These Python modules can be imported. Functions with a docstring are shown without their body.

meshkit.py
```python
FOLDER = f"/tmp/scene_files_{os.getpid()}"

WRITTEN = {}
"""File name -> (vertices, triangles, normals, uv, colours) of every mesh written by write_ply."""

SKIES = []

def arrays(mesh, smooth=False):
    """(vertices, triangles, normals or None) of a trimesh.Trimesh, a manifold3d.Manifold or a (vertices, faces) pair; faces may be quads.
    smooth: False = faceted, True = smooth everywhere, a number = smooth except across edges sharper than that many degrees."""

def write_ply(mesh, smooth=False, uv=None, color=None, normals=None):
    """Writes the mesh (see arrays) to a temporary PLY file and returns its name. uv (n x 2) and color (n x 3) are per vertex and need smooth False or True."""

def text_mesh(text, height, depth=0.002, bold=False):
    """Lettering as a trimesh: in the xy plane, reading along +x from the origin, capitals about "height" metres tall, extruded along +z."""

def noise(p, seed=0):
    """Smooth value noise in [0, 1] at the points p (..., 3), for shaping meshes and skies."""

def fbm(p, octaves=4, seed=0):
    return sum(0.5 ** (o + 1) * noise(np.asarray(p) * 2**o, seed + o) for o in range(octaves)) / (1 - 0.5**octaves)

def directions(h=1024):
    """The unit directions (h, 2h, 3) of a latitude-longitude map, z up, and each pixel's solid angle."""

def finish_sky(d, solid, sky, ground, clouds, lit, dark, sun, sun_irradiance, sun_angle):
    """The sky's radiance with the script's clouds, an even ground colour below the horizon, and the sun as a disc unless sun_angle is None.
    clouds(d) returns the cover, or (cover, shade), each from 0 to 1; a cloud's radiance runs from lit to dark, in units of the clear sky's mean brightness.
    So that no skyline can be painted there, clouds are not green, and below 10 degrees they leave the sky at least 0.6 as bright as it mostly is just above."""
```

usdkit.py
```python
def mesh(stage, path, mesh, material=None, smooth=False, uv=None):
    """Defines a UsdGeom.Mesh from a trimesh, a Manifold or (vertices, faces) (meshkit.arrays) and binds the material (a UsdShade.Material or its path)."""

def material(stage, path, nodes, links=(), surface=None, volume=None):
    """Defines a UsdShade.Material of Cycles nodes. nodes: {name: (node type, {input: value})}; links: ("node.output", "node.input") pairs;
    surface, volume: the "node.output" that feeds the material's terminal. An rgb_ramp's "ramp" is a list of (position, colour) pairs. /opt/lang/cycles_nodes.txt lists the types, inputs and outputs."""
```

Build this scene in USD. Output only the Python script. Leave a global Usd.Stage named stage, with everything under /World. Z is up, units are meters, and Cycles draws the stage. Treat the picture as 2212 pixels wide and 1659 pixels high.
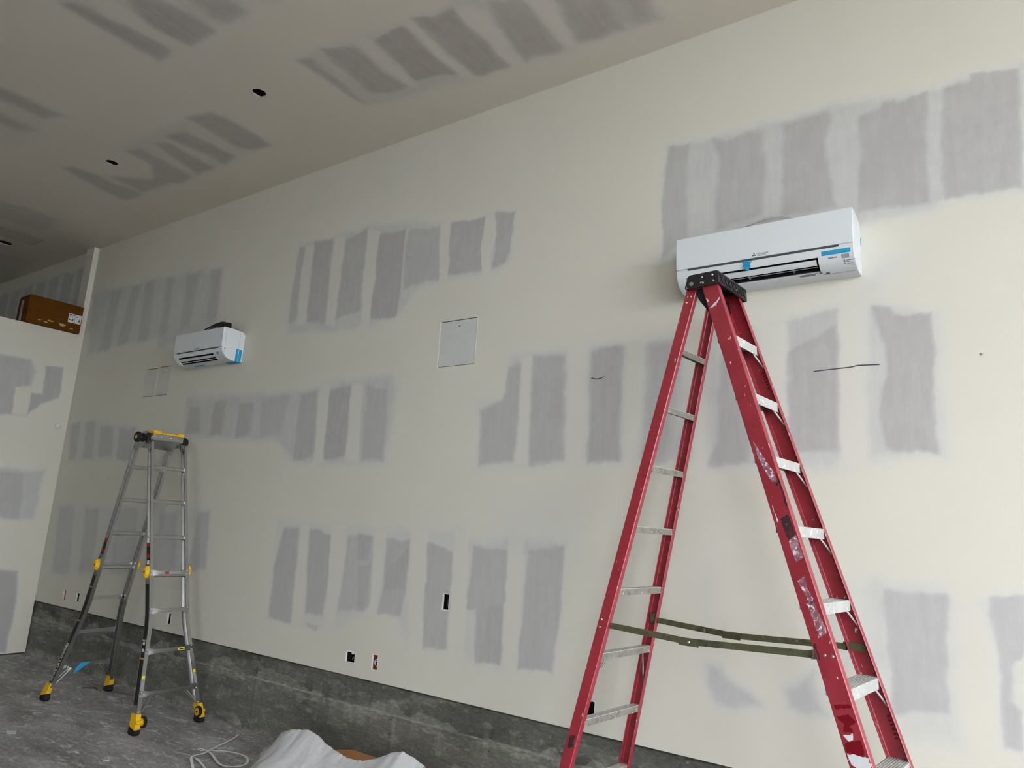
import math, random
import numpy as np, trimesh, usdkit, meshkit
import manifold3d as m3
from shapely.geometry import Polygon
from shapely import affinity
from pxr import Usd, UsdGeom, UsdLux, UsdShade, Gf, Sdf, Vt

random.seed(7)
RNG = np.random.default_rng(7)
stage = Usd.Stage.CreateInMemory()
UsdGeom.SetStageUpAxis(stage, 'Z')
UsdGeom.SetStageMetersPerUnit(stage, 1.0)
UsdGeom.Xform.Define(stage, '/World')
UsdGeom.Scope.Define(stage, '/World/Looks')

# ------------------------------------------------------------------ camera, sky, exposure
H_CEIL = 4.883                 # ceiling height
X_END = -9.309                 # face of the partition at the far end
CAM = (0.0, -3.9, 1.6965)
RIGHT, UP, BACK = [(0.821097, 0.567815, 0.058195), (0.067111, -0.197286, 0.978046), (0.56683, -0.799165, -0.200098)]
cam = UsdGeom.Camera.Define(stage, '/World/camera')
cam.AddTransformOp().Set(Gf.Matrix4d(*RIGHT, 0, *UP, 0, *BACK, 0, *CAM, 1))
cam.CreateHorizontalApertureAttr(36.0)
cam.CreateVerticalApertureAttr(27.0)
cam.CreateFocalLengthAttr(36.0 * 1533.12 / 2212.0)
cam.CreateClippingRangeAttr((0.05, 500.0))
cam.CreateExposureAttr(-2.11)

dome = UsdLux.DomeLight.Define(stage, '/World/sky')      # even overcast daylight
dome.CreateIntensityAttr(1.0)
dome.CreateColorAttr(Gf.Vec3f(9.9, 10.3, 10.9))

# ------------------------------------------------------------------ materials
def lin(r, g, b):
    c = np.array([r, g, b], float) / 255.0
    return tuple(np.where(c < 0.04045, c / 12.92, ((c + 0.055) / 1.055) ** 2.4))

MATS = {}
def raw(name, nodes, links, surface):
    MATS[name] = usdkit.material(stage, '/World/Looks/' + name, nodes, links, surface=surface)
    return MATS[name]

def pm(name, col, rough=0.5, metal=0.0, var=0.0, vscale=20.0, bump=0.0, bscale=200.0, spec=0.5, **kw):
    """A principled material whose tone wanders a little with object-space noise."""
    nodes = {'t': ('texture_coordinate', {}), 'p': ('principled_bsdf', dict(roughness=rough, metallic=metal, specular_ior_level=spec, base_color=col, **kw))}
    links = []
    if var:
        lo, hi = [max(c * (1 - var), 0) for c in col], [min(c * (1 + var), 1) for c in col]
        nodes['n'] = ('noise_texture', dict(scale=vscale, detail=6.0, roughness=0.6))
        nodes['r'] = ('rgb_ramp', {'ramp': [(0.3, lo), (0.7, hi)]})
        links += [('t.object', 'n.vector'), ('n.fac', 'r.fac'), ('r.color', 'p.base_color')]
    if bump:
        nodes['bn'] = ('noise_texture', dict(scale=bscale, detail=3.0))
        nodes['b'] = ('bump', dict(strength=bump, distance=0.002))
        links += [('t.object', 'bn.vector'), ('bn.fac', 'b.height'), ('b.normal', 'p.normal')]
    return raw(name, nodes, links, 'p.BSDF')

def specked(name, col, speck, dark, rough, amount=0.62, scale=60.0, metal=0.0, darkamt=0.66, stretch=(1, 1, 1), hue=None, spec=0.5):
    """Worn paint or metal: paint specks (speck) and dirty scuffs (dark) over a wandering base colour."""
    hue = hue or tuple(c * 0.8 for c in col)
    nodes = {'t': ('texture_coordinate', {}), 'm': ('mapping', dict(scale=stretch)),
             'n0': ('noise_texture', dict(scale=9.0, detail=5.0)), 'r0': ('rgb_ramp', {'ramp': [(0.35, hue), (0.65, col)]}),
             'n1': ('noise_texture', dict(scale=scale, detail=3.0, roughness=0.55)), 'r1': ('rgb_ramp', {'ramp': [(amount, (0, 0, 0)), (amount + 0.02, (1, 1, 1))]}),
             'n2': ('noise_texture', dict(scale=scale * 0.35, detail=8.0, roughness=0.7)), 'r2': ('rgb_ramp', {'ramp': [(darkamt - 0.08, (0, 0, 0)), (darkamt + 0.08, (0.7, 0.7, 0.7))]}),
             'x1': ('mix', dict(color2=dark)), 'x2': ('mix', dict(color2=speck)),
             'p': ('principled_bsdf', dict(roughness=rough, metallic=metal, specular_ior_level=spec))}
    links = [('t.object', 'm.vector'), ('t.object', 'n0.vector'), ('m.vector', 'n1.vector'), ('m.vector', 'n2.vector'), ('n0.fac', 'r0.fac'), ('n1.fac', 'r1.fac'), ('n2.fac', 'r2.fac'),
             ('r0.color', 'x1.color1'), ('r2.color', 'x1.fac'), ('x1.color', 'x2.color1'), ('r1.color', 'x2.fac'), ('x2.color', 'p.base_color')]
    return raw(name, nodes, links, 'p.BSDF')

MUD = lin(223, 220, 207)       # cream primer
BARE = lin(180, 178, 176)      # grey drywall paper
def drywall(name, mud=MUD, bare=BARE, bump=0.4, tint=(0.962, 0.985, 0.958), streak=(1.0, 1.0, 0.16)):
    """Primed drywall; the primvar 'bare' says where the grey paper shows, noise breaks it up."""
    y = 0.2126 * mud[0] + 0.7152 * mud[1] + 0.0722 * mud[2]
    cool = tuple(y * k for k in tint)                       # thin compound: as pale as the primer, but not cream
    nodes = {'g': ('geometry', {}), 'a': ('attribute', dict(attribute='bare')),
             'm': ('mapping', dict(scale=streak)),
             'n1': ('noise_texture', dict(scale=26.0, detail=6.0, roughness=0.65)),       # upright trowel streaks
             'n2': ('noise_texture', dict(scale=7.0, detail=8.0, roughness=0.7)),
             'n3': ('noise_texture', dict(scale=1.1, detail=3.0)),
             's1': ('math', dict(math_type='subtract', value2=0.5)), 's2': ('math', dict(math_type='subtract', value2=0.5)),
             'k1': ('math', dict(math_type='multiply_add', value2=0.55)), 'k2': ('math', dict(math_type='multiply_add', value2=0.45, value3=1.0)),
             'f': ('math', dict(math_type='multiply', use_clamp=True)),
             'r3': ('rgb_ramp', {'ramp': [(0.35, tuple(c * 0.965 for c in mud)), (0.65, mud)]}),
             'x': ('mix', {}), 'rb': ('rgb_ramp', {'ramp': [(0.0, cool), (0.22, tuple(0.80 * c + 0.20 * b for c, b in zip(cool, bare))), (0.80, bare), (1.0, tuple(b * 0.95 for b in bare))]}), 'f4': ('math', dict(math_type='multiply', value2=2.2, use_clamp=True)),
             'n4': ('noise_texture', dict(scale=230.0, detail=2.0)),
             'b': ('bump', dict(strength=bump, distance=0.0015)),
             'p': ('principled_bsdf', dict(roughness=0.75, specular_ior_level=0.25))}
    links = [('g.position', 'm.vector'), ('m.vector', 'n1.vector'), ('g.position', 'n2.vector'), ('g.position', 'n3.vector'), ('g.position', 'n4.vector'),
             ('n1.fac', 's1.value1'), ('n2.fac', 's2.value1'), ('s2.value', 'k2.value1'), ('s1.value', 'k1.value1'), ('k2.value', 'k1.value3'),
             ('a.fac', 'f.value1'), ('k1.value', 'f.value2'), ('n3.fac', 'r3.fac'), ('r3.color', 'x.color1'), ('f.value', 'f4.value1'), ('f4.value', 'x.fac'), ('f.value', 'rb.fac'), ('rb.color', 'x.color2'), ('x.color', 'p.base_color'),
             ('n4.fac', 'b.height'), ('b.normal', 'p.normal')]
    return raw(name, nodes, links, 'p.BSDF')

drywall('primed_drywall')
drywall('primed_ceiling', mud=lin(216, 208, 195), bare=lin(168, 160, 154), tint=(0.99, 0.955, 0.90), streak=(1.0, 0.14, 1.0))
pm('plain_drywall', MUD, 0.8, var=0.02, vscale=1.5)
pm('unfinished_drywall', lin(124, 120, 114), 0.85, var=0.05, vscale=1.5)
pm('gypsum_edge', lin(238, 236, 230), 0.9, var=0.06, vscale=60)
pm('patch_board', lin(206, 209, 206), 0.7, var=0.03, vscale=6)
pm('patch_grey', lin(208, 207, 199), 0.75, var=0.05, vscale=9)

def concrete(name, a, b, white, stretch, scale, amt=0.6, bump=0.5, fine=60.0, pits=True, paste=None):
    """Cement: wandering tone, pale dusty smears, fine grit and bug holes; the primvar 'bare' marks pale cement paste."""
    nodes = {'g': ('geometry', {}), 'm': ('mapping', dict(scale=stretch)),
             'n1': ('noise_texture', dict(scale=scale * 0.55, detail=5.0, roughness=0.62, distortion=0.3)), 'r1': ('rgb_ramp', {'ramp': [(0.32, a), (0.68, b)]}),
             'n2': ('noise_texture', dict(scale=scale * 2.6, detail=9.0, roughness=0.72, distortion=1.2)), 'r2': ('rgb_ramp', {'ramp': [(amt, (0, 0, 0)), (amt + 0.16, (0.75, 0.75, 0.75))]}),
             'n5': ('noise_texture', dict(scale=scale * 9.0, detail=9.0, roughness=0.78)), 'r5': ('rgb_ramp', {'ramp': [(0.25, (0.42, 0.42, 0.42)), (0.5, (1, 1, 1)), (0.75, (1.75, 1.75, 1.75))]}),
             'x': ('mix', dict(color2=white)), 'xg': ('mix', dict(mix_type='multiply', fac=0.85)),
             'at': ('attribute', dict(attribute='bare')), 'xp': ('mix', dict(color2=paste or white)),
             'n3': ('noise_texture', dict(scale=fine, detail=6.0, roughness=0.7)),
             'v': ('voronoi_texture', dict(scale=30.0, randomness=1.0)), 'rv': ('rgb_ramp', {'ramp': [(0.06, (0, 0, 0)), (0.12, (1, 1, 1))]}),
             'xv': ('mix', dict(mix_type='multiply', fac=0.8 if pits else 0.0)),
             'ad': ('math', dict(math_type='multiply')),
             'b': ('bump', dict(strength=bump, distance=0.005)),
             'p': ('principled_bsdf', dict(roughness=0.85, specular_ior_level=0.3))}
    links = [('g.position', 'm.vector'), ('m.vector', 'n1.vector'), ('m.vector', 'n2.vector'), ('m.vector', 'n5.vector'), ('g.position', 'n3.vector'), ('g.position', 'v.vector'),
             ('n1.fac', 'r1.fac'), ('n2.fac', 'r2.fac'), ('n5.fac', 'r5.fac'), ('r1.color', 'x.color1'), ('r2.color', 'x.fac'), ('v.distance', 'rv.fac'),
             ('x.color', 'xp.color1'), ('at.fac', 'xp.fac'), ('xp.color', 'xg.color1'), ('r5.color', 'xg.color2'),
             ('xg.color', 'xv.color1'), ('rv.color', 'xv.color2'), ('xv.color', 'p.base_color'), ('n3.fac', 'ad.value1'), ('rv.color', 'ad.value2'), ('ad.value', 'b.height'), ('b.normal', 'p.normal')]
    return raw(name, nodes, links, 'p.BSDF')
concrete('stem_concrete', lin(70, 70, 65), lin(110, 109, 102), lin(156, 156, 148), (0.45, 1, 1.5), 6.0, amt=0.61, bump=0.9, paste=lin(152, 151, 142))
concrete('floor_concrete', lin(124, 122, 121), lin(182, 182, 183), lin(244, 244, 246), (0.8, 2.0, 1), 2.6, amt=0.53, bump=0.35, fine=40.0, pits=False)
concrete('outside_paving', lin(176, 176, 172), lin(196, 196, 192), lin(190, 190, 186), (1, 1, 1), 2.0, pits=False)

pm('white_plastic', lin(231, 237, 240), 0.35, var=0.01, vscale=3)
pm('dark_plastic', lin(20, 20, 22), 0.5)
pm('grey_print', lin(70, 72, 76), 0.6)
pm('black_print', lin(24, 24, 26), 0.6)
pm('grey_window', lin(150, 152, 158), 0.3)
pm('sticker_white', lin(228, 228, 226), 0.5, var=0.03)
pm('blue_tape', lin(28, 152, 196), 0.55, var=0.06, vscale=40)
pm('yellow_plastic', lin(236, 186, 14), 0.45, var=0.06, vscale=30)
pm('yellow_sticker', lin(240, 214, 30), 0.5)
pm('black_rubber', lin(16, 16, 17), 0.7, var=0.2, vscale=40, bump=0.3)
pm('black_decal', lin(18, 18, 20), 0.4, var=0.2, vscale=30)
pm('red_decal', lin(170, 24, 30), 0.5)
pm('aluminium', (0.55, 0.55, 0.545), 0.32, 1.0, var=0.10, vscale=14, bump=0.08, bscale=90)
pm('bright_steel', (0.75, 0.75, 0.74), 0.25, 0.95)
specked('red_fibreglass', lin(160, 40, 56), lin(225, 205, 206), lin(98, 32, 44), 0.40, amount=0.695, scale=70.0, darkamt=0.66, stretch=(1, 1, 0.6), hue=lin(146, 30, 46), spec=0.95)
specked('worn_aluminium', lin(198, 199, 196), lin(236, 236, 235), lin(132, 130, 126), 0.5, amount=0.62, scale=46.0, metal=0.12, darkamt=0.66, hue=lin(184, 185, 182))
specked('worn_rung', lin(150, 146, 138), lin(206, 204, 198), lin(92, 88, 78), 0.5, amount=0.66, scale=60.0, metal=0.15, darkamt=0.57)
specked('olive_steel', lin(112, 110, 84), lin(150, 146, 130), lin(46, 46, 44), 0.45, amount=0.68, scale=26.0, metal=0.4, darkamt=0.58, hue=lin(96, 98, 70))
specked('cap_plastic', lin(34, 32, 34), lin(190, 186, 180), lin(56, 46, 46), 0.45, amount=0.70, scale=55.0, darkamt=0.60)
specked('residue', lin(170, 134, 146), lin(232, 222, 227), lin(122, 42, 58), 0.7, amount=0.575, scale=75.0, darkamt=0.50)
specked('dark_residue', lin(52, 34, 40), lin(120, 100, 104), lin(110, 36, 52), 0.6, amount=0.70, scale=50.0, darkamt=0.56)
specked('drip_red', lin(126, 14, 30), lin(150, 30, 44), lin(90, 10, 24), 0.25, amount=0.72, scale=30.0)
pm('white_paint', lin(228, 230, 232), 0.5, var=0.06, vscale=40)
specked('carton', lin(96, 58, 8), lin(150, 124, 92), lin(74, 46, 12), 0.85, amount=0.77, scale=16.0, darkamt=0.68, hue=lin(88, 52, 6), spec=0.15)
pm('carton_inside', lin(176, 126, 80), 0.8, var=0.08, vscale=6)
pm('wire_blue', lin(40, 92, 160), 0.4)
pm('wire_white', lin(222, 224, 226), 0.4)
pm('wire_yellow', lin(150, 140, 60), 0.5)
pm('wire_black', lin(18, 18, 20), 0.4)
pm('box_orange', lin(176, 84, 30), 0.5, var=0.1)
pm('box_red', lin(170, 50, 34), 0.5, var=0.1)
pm('box_black', lin(14, 14, 15), 0.6)
pm('hatch_board', lin(204, 197, 184), 0.8)
specked('residue_brown', lin(176, 156, 130), lin(210, 200, 184), lin(140, 104, 66), 0.7, amount=0.6, scale=60.0, darkamt=0.5)
pm('yellow_print', lin(190, 160, 60), 0.5)
pm('marker_ink', lin(78, 76, 84), 0.6)
pm('strap_white', lin(250, 252, 252), 0.35)

def film(name, col, clear, rough=0.25, trans=0.35, band=0.0):
    nodes = {'t': ('texture_coordinate', {}), 'm': ('mapping', dict(scale=(1, 1, 1))), 'w': ('wave_texture', dict(scale=42.0, distortion=0.6, bands_direction='y')),
             'bw': ('bump', dict(strength=band, distance=0.002)),
             'p': ('principled_bsdf', dict(base_color=col, roughness=rough, specular_ior_level=0.5)),
             'tl': ('translucent_bsdf', dict(color=col)), 'x': ('mix_closure', dict(fac=trans)),
             'tr': ('transparent_bsdf', {}), 'y': ('mix_closure', dict(fac=clear))}
    links = [('t.object', 'w.vector'), ('w.fac', 'bw.height'), ('bw.normal', 'p.normal'), ('p.BSDF', 'x.closure1'), ('tl.BSDF', 'x.closure2'), ('x.closure', 'y.closure1'), ('tr.BSDF', 'y.closure2')]
    return raw(name, nodes, links, 'y.closure')
film('foam_sheet', lin(246, 247, 250), 0.03, 0.35, 0.30, 0.5)
film('clear_film', lin(214, 214, 220), 0.45, 0.15, 0.3)

# ------------------------------------------------------------------ helpers: things, parts, meshes
USED = {}
def numbered(path):
    n = USED.get(path, -1) + 1
    USED[path] = n
    return path if n == 0 else f'{path}_{n:03d}'

def say(prim, label=None, cat=None, group=None, kind=None):
    for k, val in (('label', label), ('category', cat), ('group', group), ('kind', kind)):
        if val:
            prim.SetCustomDataByKey(k, val)

def thing(name, label=None, cat=None, loc=(0, 0, 0), rotz=0.0, group=None, kind=None):
    path = numbered('/World/' + name)
    x = UsdGeom.Xform.Define(stage, path)
    x.AddTranslateOp().Set(Gf.Vec3d(*map(float, loc)))
    if rotz:
        x.AddRotateZOp().Set(float(rotz))
    say(x.GetPrim(), label, cat, group, kind)
    return path

class MB:
    """Collects shapes that become one mesh."""
    def __init__(self): self.v, self.f, self.n = [], [], 0
    def add(self, v, f=None):
        if f is None:
            v, f, _ = meshkit.arrays(v)
        v, f = np.asarray(v, float), np.asarray(f, int)
        if f.shape[1] == 4:
            f = np.vstack([f[:, [0, 1, 2]], f[:, [0, 2, 3]]])
        self.v.append(v); self.f.append(f + self.n); self.n += len(v)
        return self
    def mesh(self): return np.vstack(self.v), np.vstack(self.f)
    def build(self, name, parent, mat, smooth=30, label=None, kind=None):
        return part(name, parent, self.mesh(), mat, smooth, label, kind)

def part(name, parent, mesh, mat, smooth=30, label=None, kind=None, uv=None):
    path = numbered(parent + '/' + name)
    m = usdkit.mesh(stage, path, mesh, MATS[mat], smooth=smooth)
    say(m.GetPrim(), label, None, None, kind)
    return path

def single(name, mesh, mat, label, cat, group=None, smooth=30, kind=None):
    path = numbered('/World/' + name)
    m = usdkit.mesh(stage, path, mesh, MATS[mat], smooth=smooth)
    say(m.GetPrim(), label, cat, group, kind)
    return path

def box(lo, hi, ch=0.0):
    lo, hi = np.minimum(lo, hi).astype(float), np.maximum(lo, hi).astype(float)
    if not ch:
        m = trimesh.creation.box(hi - lo); m.apply_translation((lo + hi) / 2)
        return np.array(m.vertices), np.array(m.faces)
    ch = min(ch, 0.49 * (hi - lo).min())
    pts = []
    for sx in (0, 1):
        for sy in (0, 1):
            for sz in (0, 1):
                c = np.array([(lo, hi)[sx][0], (lo, hi)[sy][1], (lo, hi)[sz][2]])
                inn = np.array([1 - 2 * sx, 1 - 2 * sy, 1 - 2 * sz]) * ch
                for k in range(3):
                    q = c + inn; q[k] = c[k]; pts.append(q)
    h = trimesh.convex.convex_hull(np.array(pts))
    return np.array(h.vertices), np.array(h.faces)

def hull(pts):
    h = trimesh.convex.convex_hull(np.asarray(pts, float))
    return np.array(h.vertices), np.array(h.faces)

def norm(a): a = np.asarray(a, float); return a / np.linalg.norm(a)

def prism(prof, P0, d0, P1, wdir, ndir, z0=None, z1=None):
    """Sweeps the closed 2-D profile [(w, n)] along a line from P0 to P1; with z0, z1 the ends are cut level at these heights."""
    P0, P1 = np.asarray(P0, float), np.asarray(P1, float)
    d = norm(P1 - P0)
    w = norm(np.asarray(wdir, float) - np.dot(wdir, d) * d)
    n = norm(np.asarray(ndir, float) - np.dot(ndir, d) * d)
    prof = np.asarray(prof, float)
    base = prof[:, :1] * w + prof[:, 1:] * n
    A, B = base + P0, base + P1
    if z0 is not None: A = A + ((z0 - A[:, 2]) / d[2])[:, None] * d
    if z1 is not None: B = B + ((z1 - B[:, 2]) / d[2])[:, None] * d
    return loft([A, B], prof)

def loft(rings, prof, cap=True):
    """Closed rings of equal count joined; ends closed with the triangulated profile."""
    k = len(prof)
    v = np.vstack(rings); f = []
    for r in range(len(rings) - 1):
        for i in range(k):
            a, b = r * k + i, r * k + (i + 1) % k
            f += [[a, b, b + k], [a, b + k, a + k]]
    if cap:
        tri = tri2d(prof)
        f += [[t[0], t[2], t[1]] for t in tri]
        o = (len(rings) - 1) * k
        f += [[o + t[0], o + t[1], o + t[2]] for t in tri]
    m = trimesh.Trimesh(v, np.array(f), process=False)
    m.fix_normals()
    return np.array(m.vertices), np.array(m.faces)

def tri2d(prof):
    prof = np.asarray(prof, float)
    return m3.triangulate([prof if area(prof) > 0 else prof[::-1]]) if area(prof) > 0 else [[len(prof) - 1 - i for i in t] for t in m3.triangulate([prof[::-1]])]

def area(p): return 0.5 * np.sum(p[:, 0] * np.roll(p[:, 1], -1) - np.roll(p[:, 0], -1) * p[:, 1])

def slab(poly, O, U, V, t, back=0.0):
    """A flat plate: the polygon [(u, v)] in the plane O, U, V, from -back to t along the normal U x V."""
    O, U, V = (np.asarray(a, float) for a in (O, U, V))
    N = norm(np.cross(U, V)); poly = np.asarray(poly, float)
    if area(poly) < 0: poly = poly[::-1]
    a = O + poly[:, :1] * U + poly[:, 1:] * V
    return loft([a - back * N, a + t * N], poly)

def tube(pts, r, n=8):
    pts = np.asarray(pts, float)
    t = np.gradient(pts, axis=0); t /= np.linalg.norm(t, axis=1, keepdims=True) + 1e-12
    a = np.cross(t, [0.31, 0.52, 0.79]); a /= np.linalg.norm(a, axis=1, keepdims=True) + 1e-12
    b = np.cross(t, a); ang = np.arange(n) * 2 * np.pi / n
    c = np.stack([np.cos(ang), np.sin(ang)], 1) * r
    return loft([p + c[:, :1] * aa + c[:, 1:] * bb for p, aa, bb in zip(pts, a, b)], c)

def cyl(P0, P1, r, n=20, r1=None, ch=0.0):
    P0, P1 = np.asarray(P0, float), np.asarray(P1, float)
    d = norm(P1 - P0); a = norm(np.cross(d, [0.3, 0.5, 0.81])); b = np.cross(d, a)
    ang = np.arange(n) * 2 * np.pi / n
    c = np.stack([np.cos(ang), np.sin(ang)], 1)
    ring = lambda P, rr: P + rr * (c[:, :1] * a + c[:, 1:] * b)
    r1 = r if r1 is None else r1
    rings = [ring(P0, r), ring(P1, r1)] if not ch else [ring(P0, r - ch), ring(P0 + d * ch, r), ring(P1 - d * ch, r1), ring(P1, r1 - ch)]
    return loft(rings, c)

def ball(P, r, flat=1.0, axis=(0, 0, 1)):
    """A rivet or button head: a squashed ball."""
    m = trimesh.creation.icosphere(subdivisions=1, radius=r)
    v = np.array(m.vertices); ax = norm(axis)
    v = v - np.outer(v @ ax, ax) * (1 - flat)
    return v + np.asarray(P), np.array(m.faces)

def smoothpath(pts, n=40):
    from scipy.interpolate import CubicSpline
    p = np.asarray(pts, float); s = np.r_[0, np.cumsum(np.linalg.norm(np.diff(p, axis=0), axis=1))]
    return CubicSpline(s, p)(np.linspace(0, s[-1], n))

def lettering(text, height, O, U, V, depth=0.0006, bold=False, center=False):
    """Flat print: letters standing on the plane O, U, V."""
    m = meshkit.text_mesh(text, height, depth, bold)
    v, f = np.array(m.vertices), np.array(m.faces)
    if center: v[:, 0] -= v[:, 0].max() / 2
    O, U, V = np.asarray(O, float), norm(U), norm(V)
    return O + v[:, :1] * U + v[:, 1:2] * V + v[:, 2:] * np.cross(U, V), f

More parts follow.
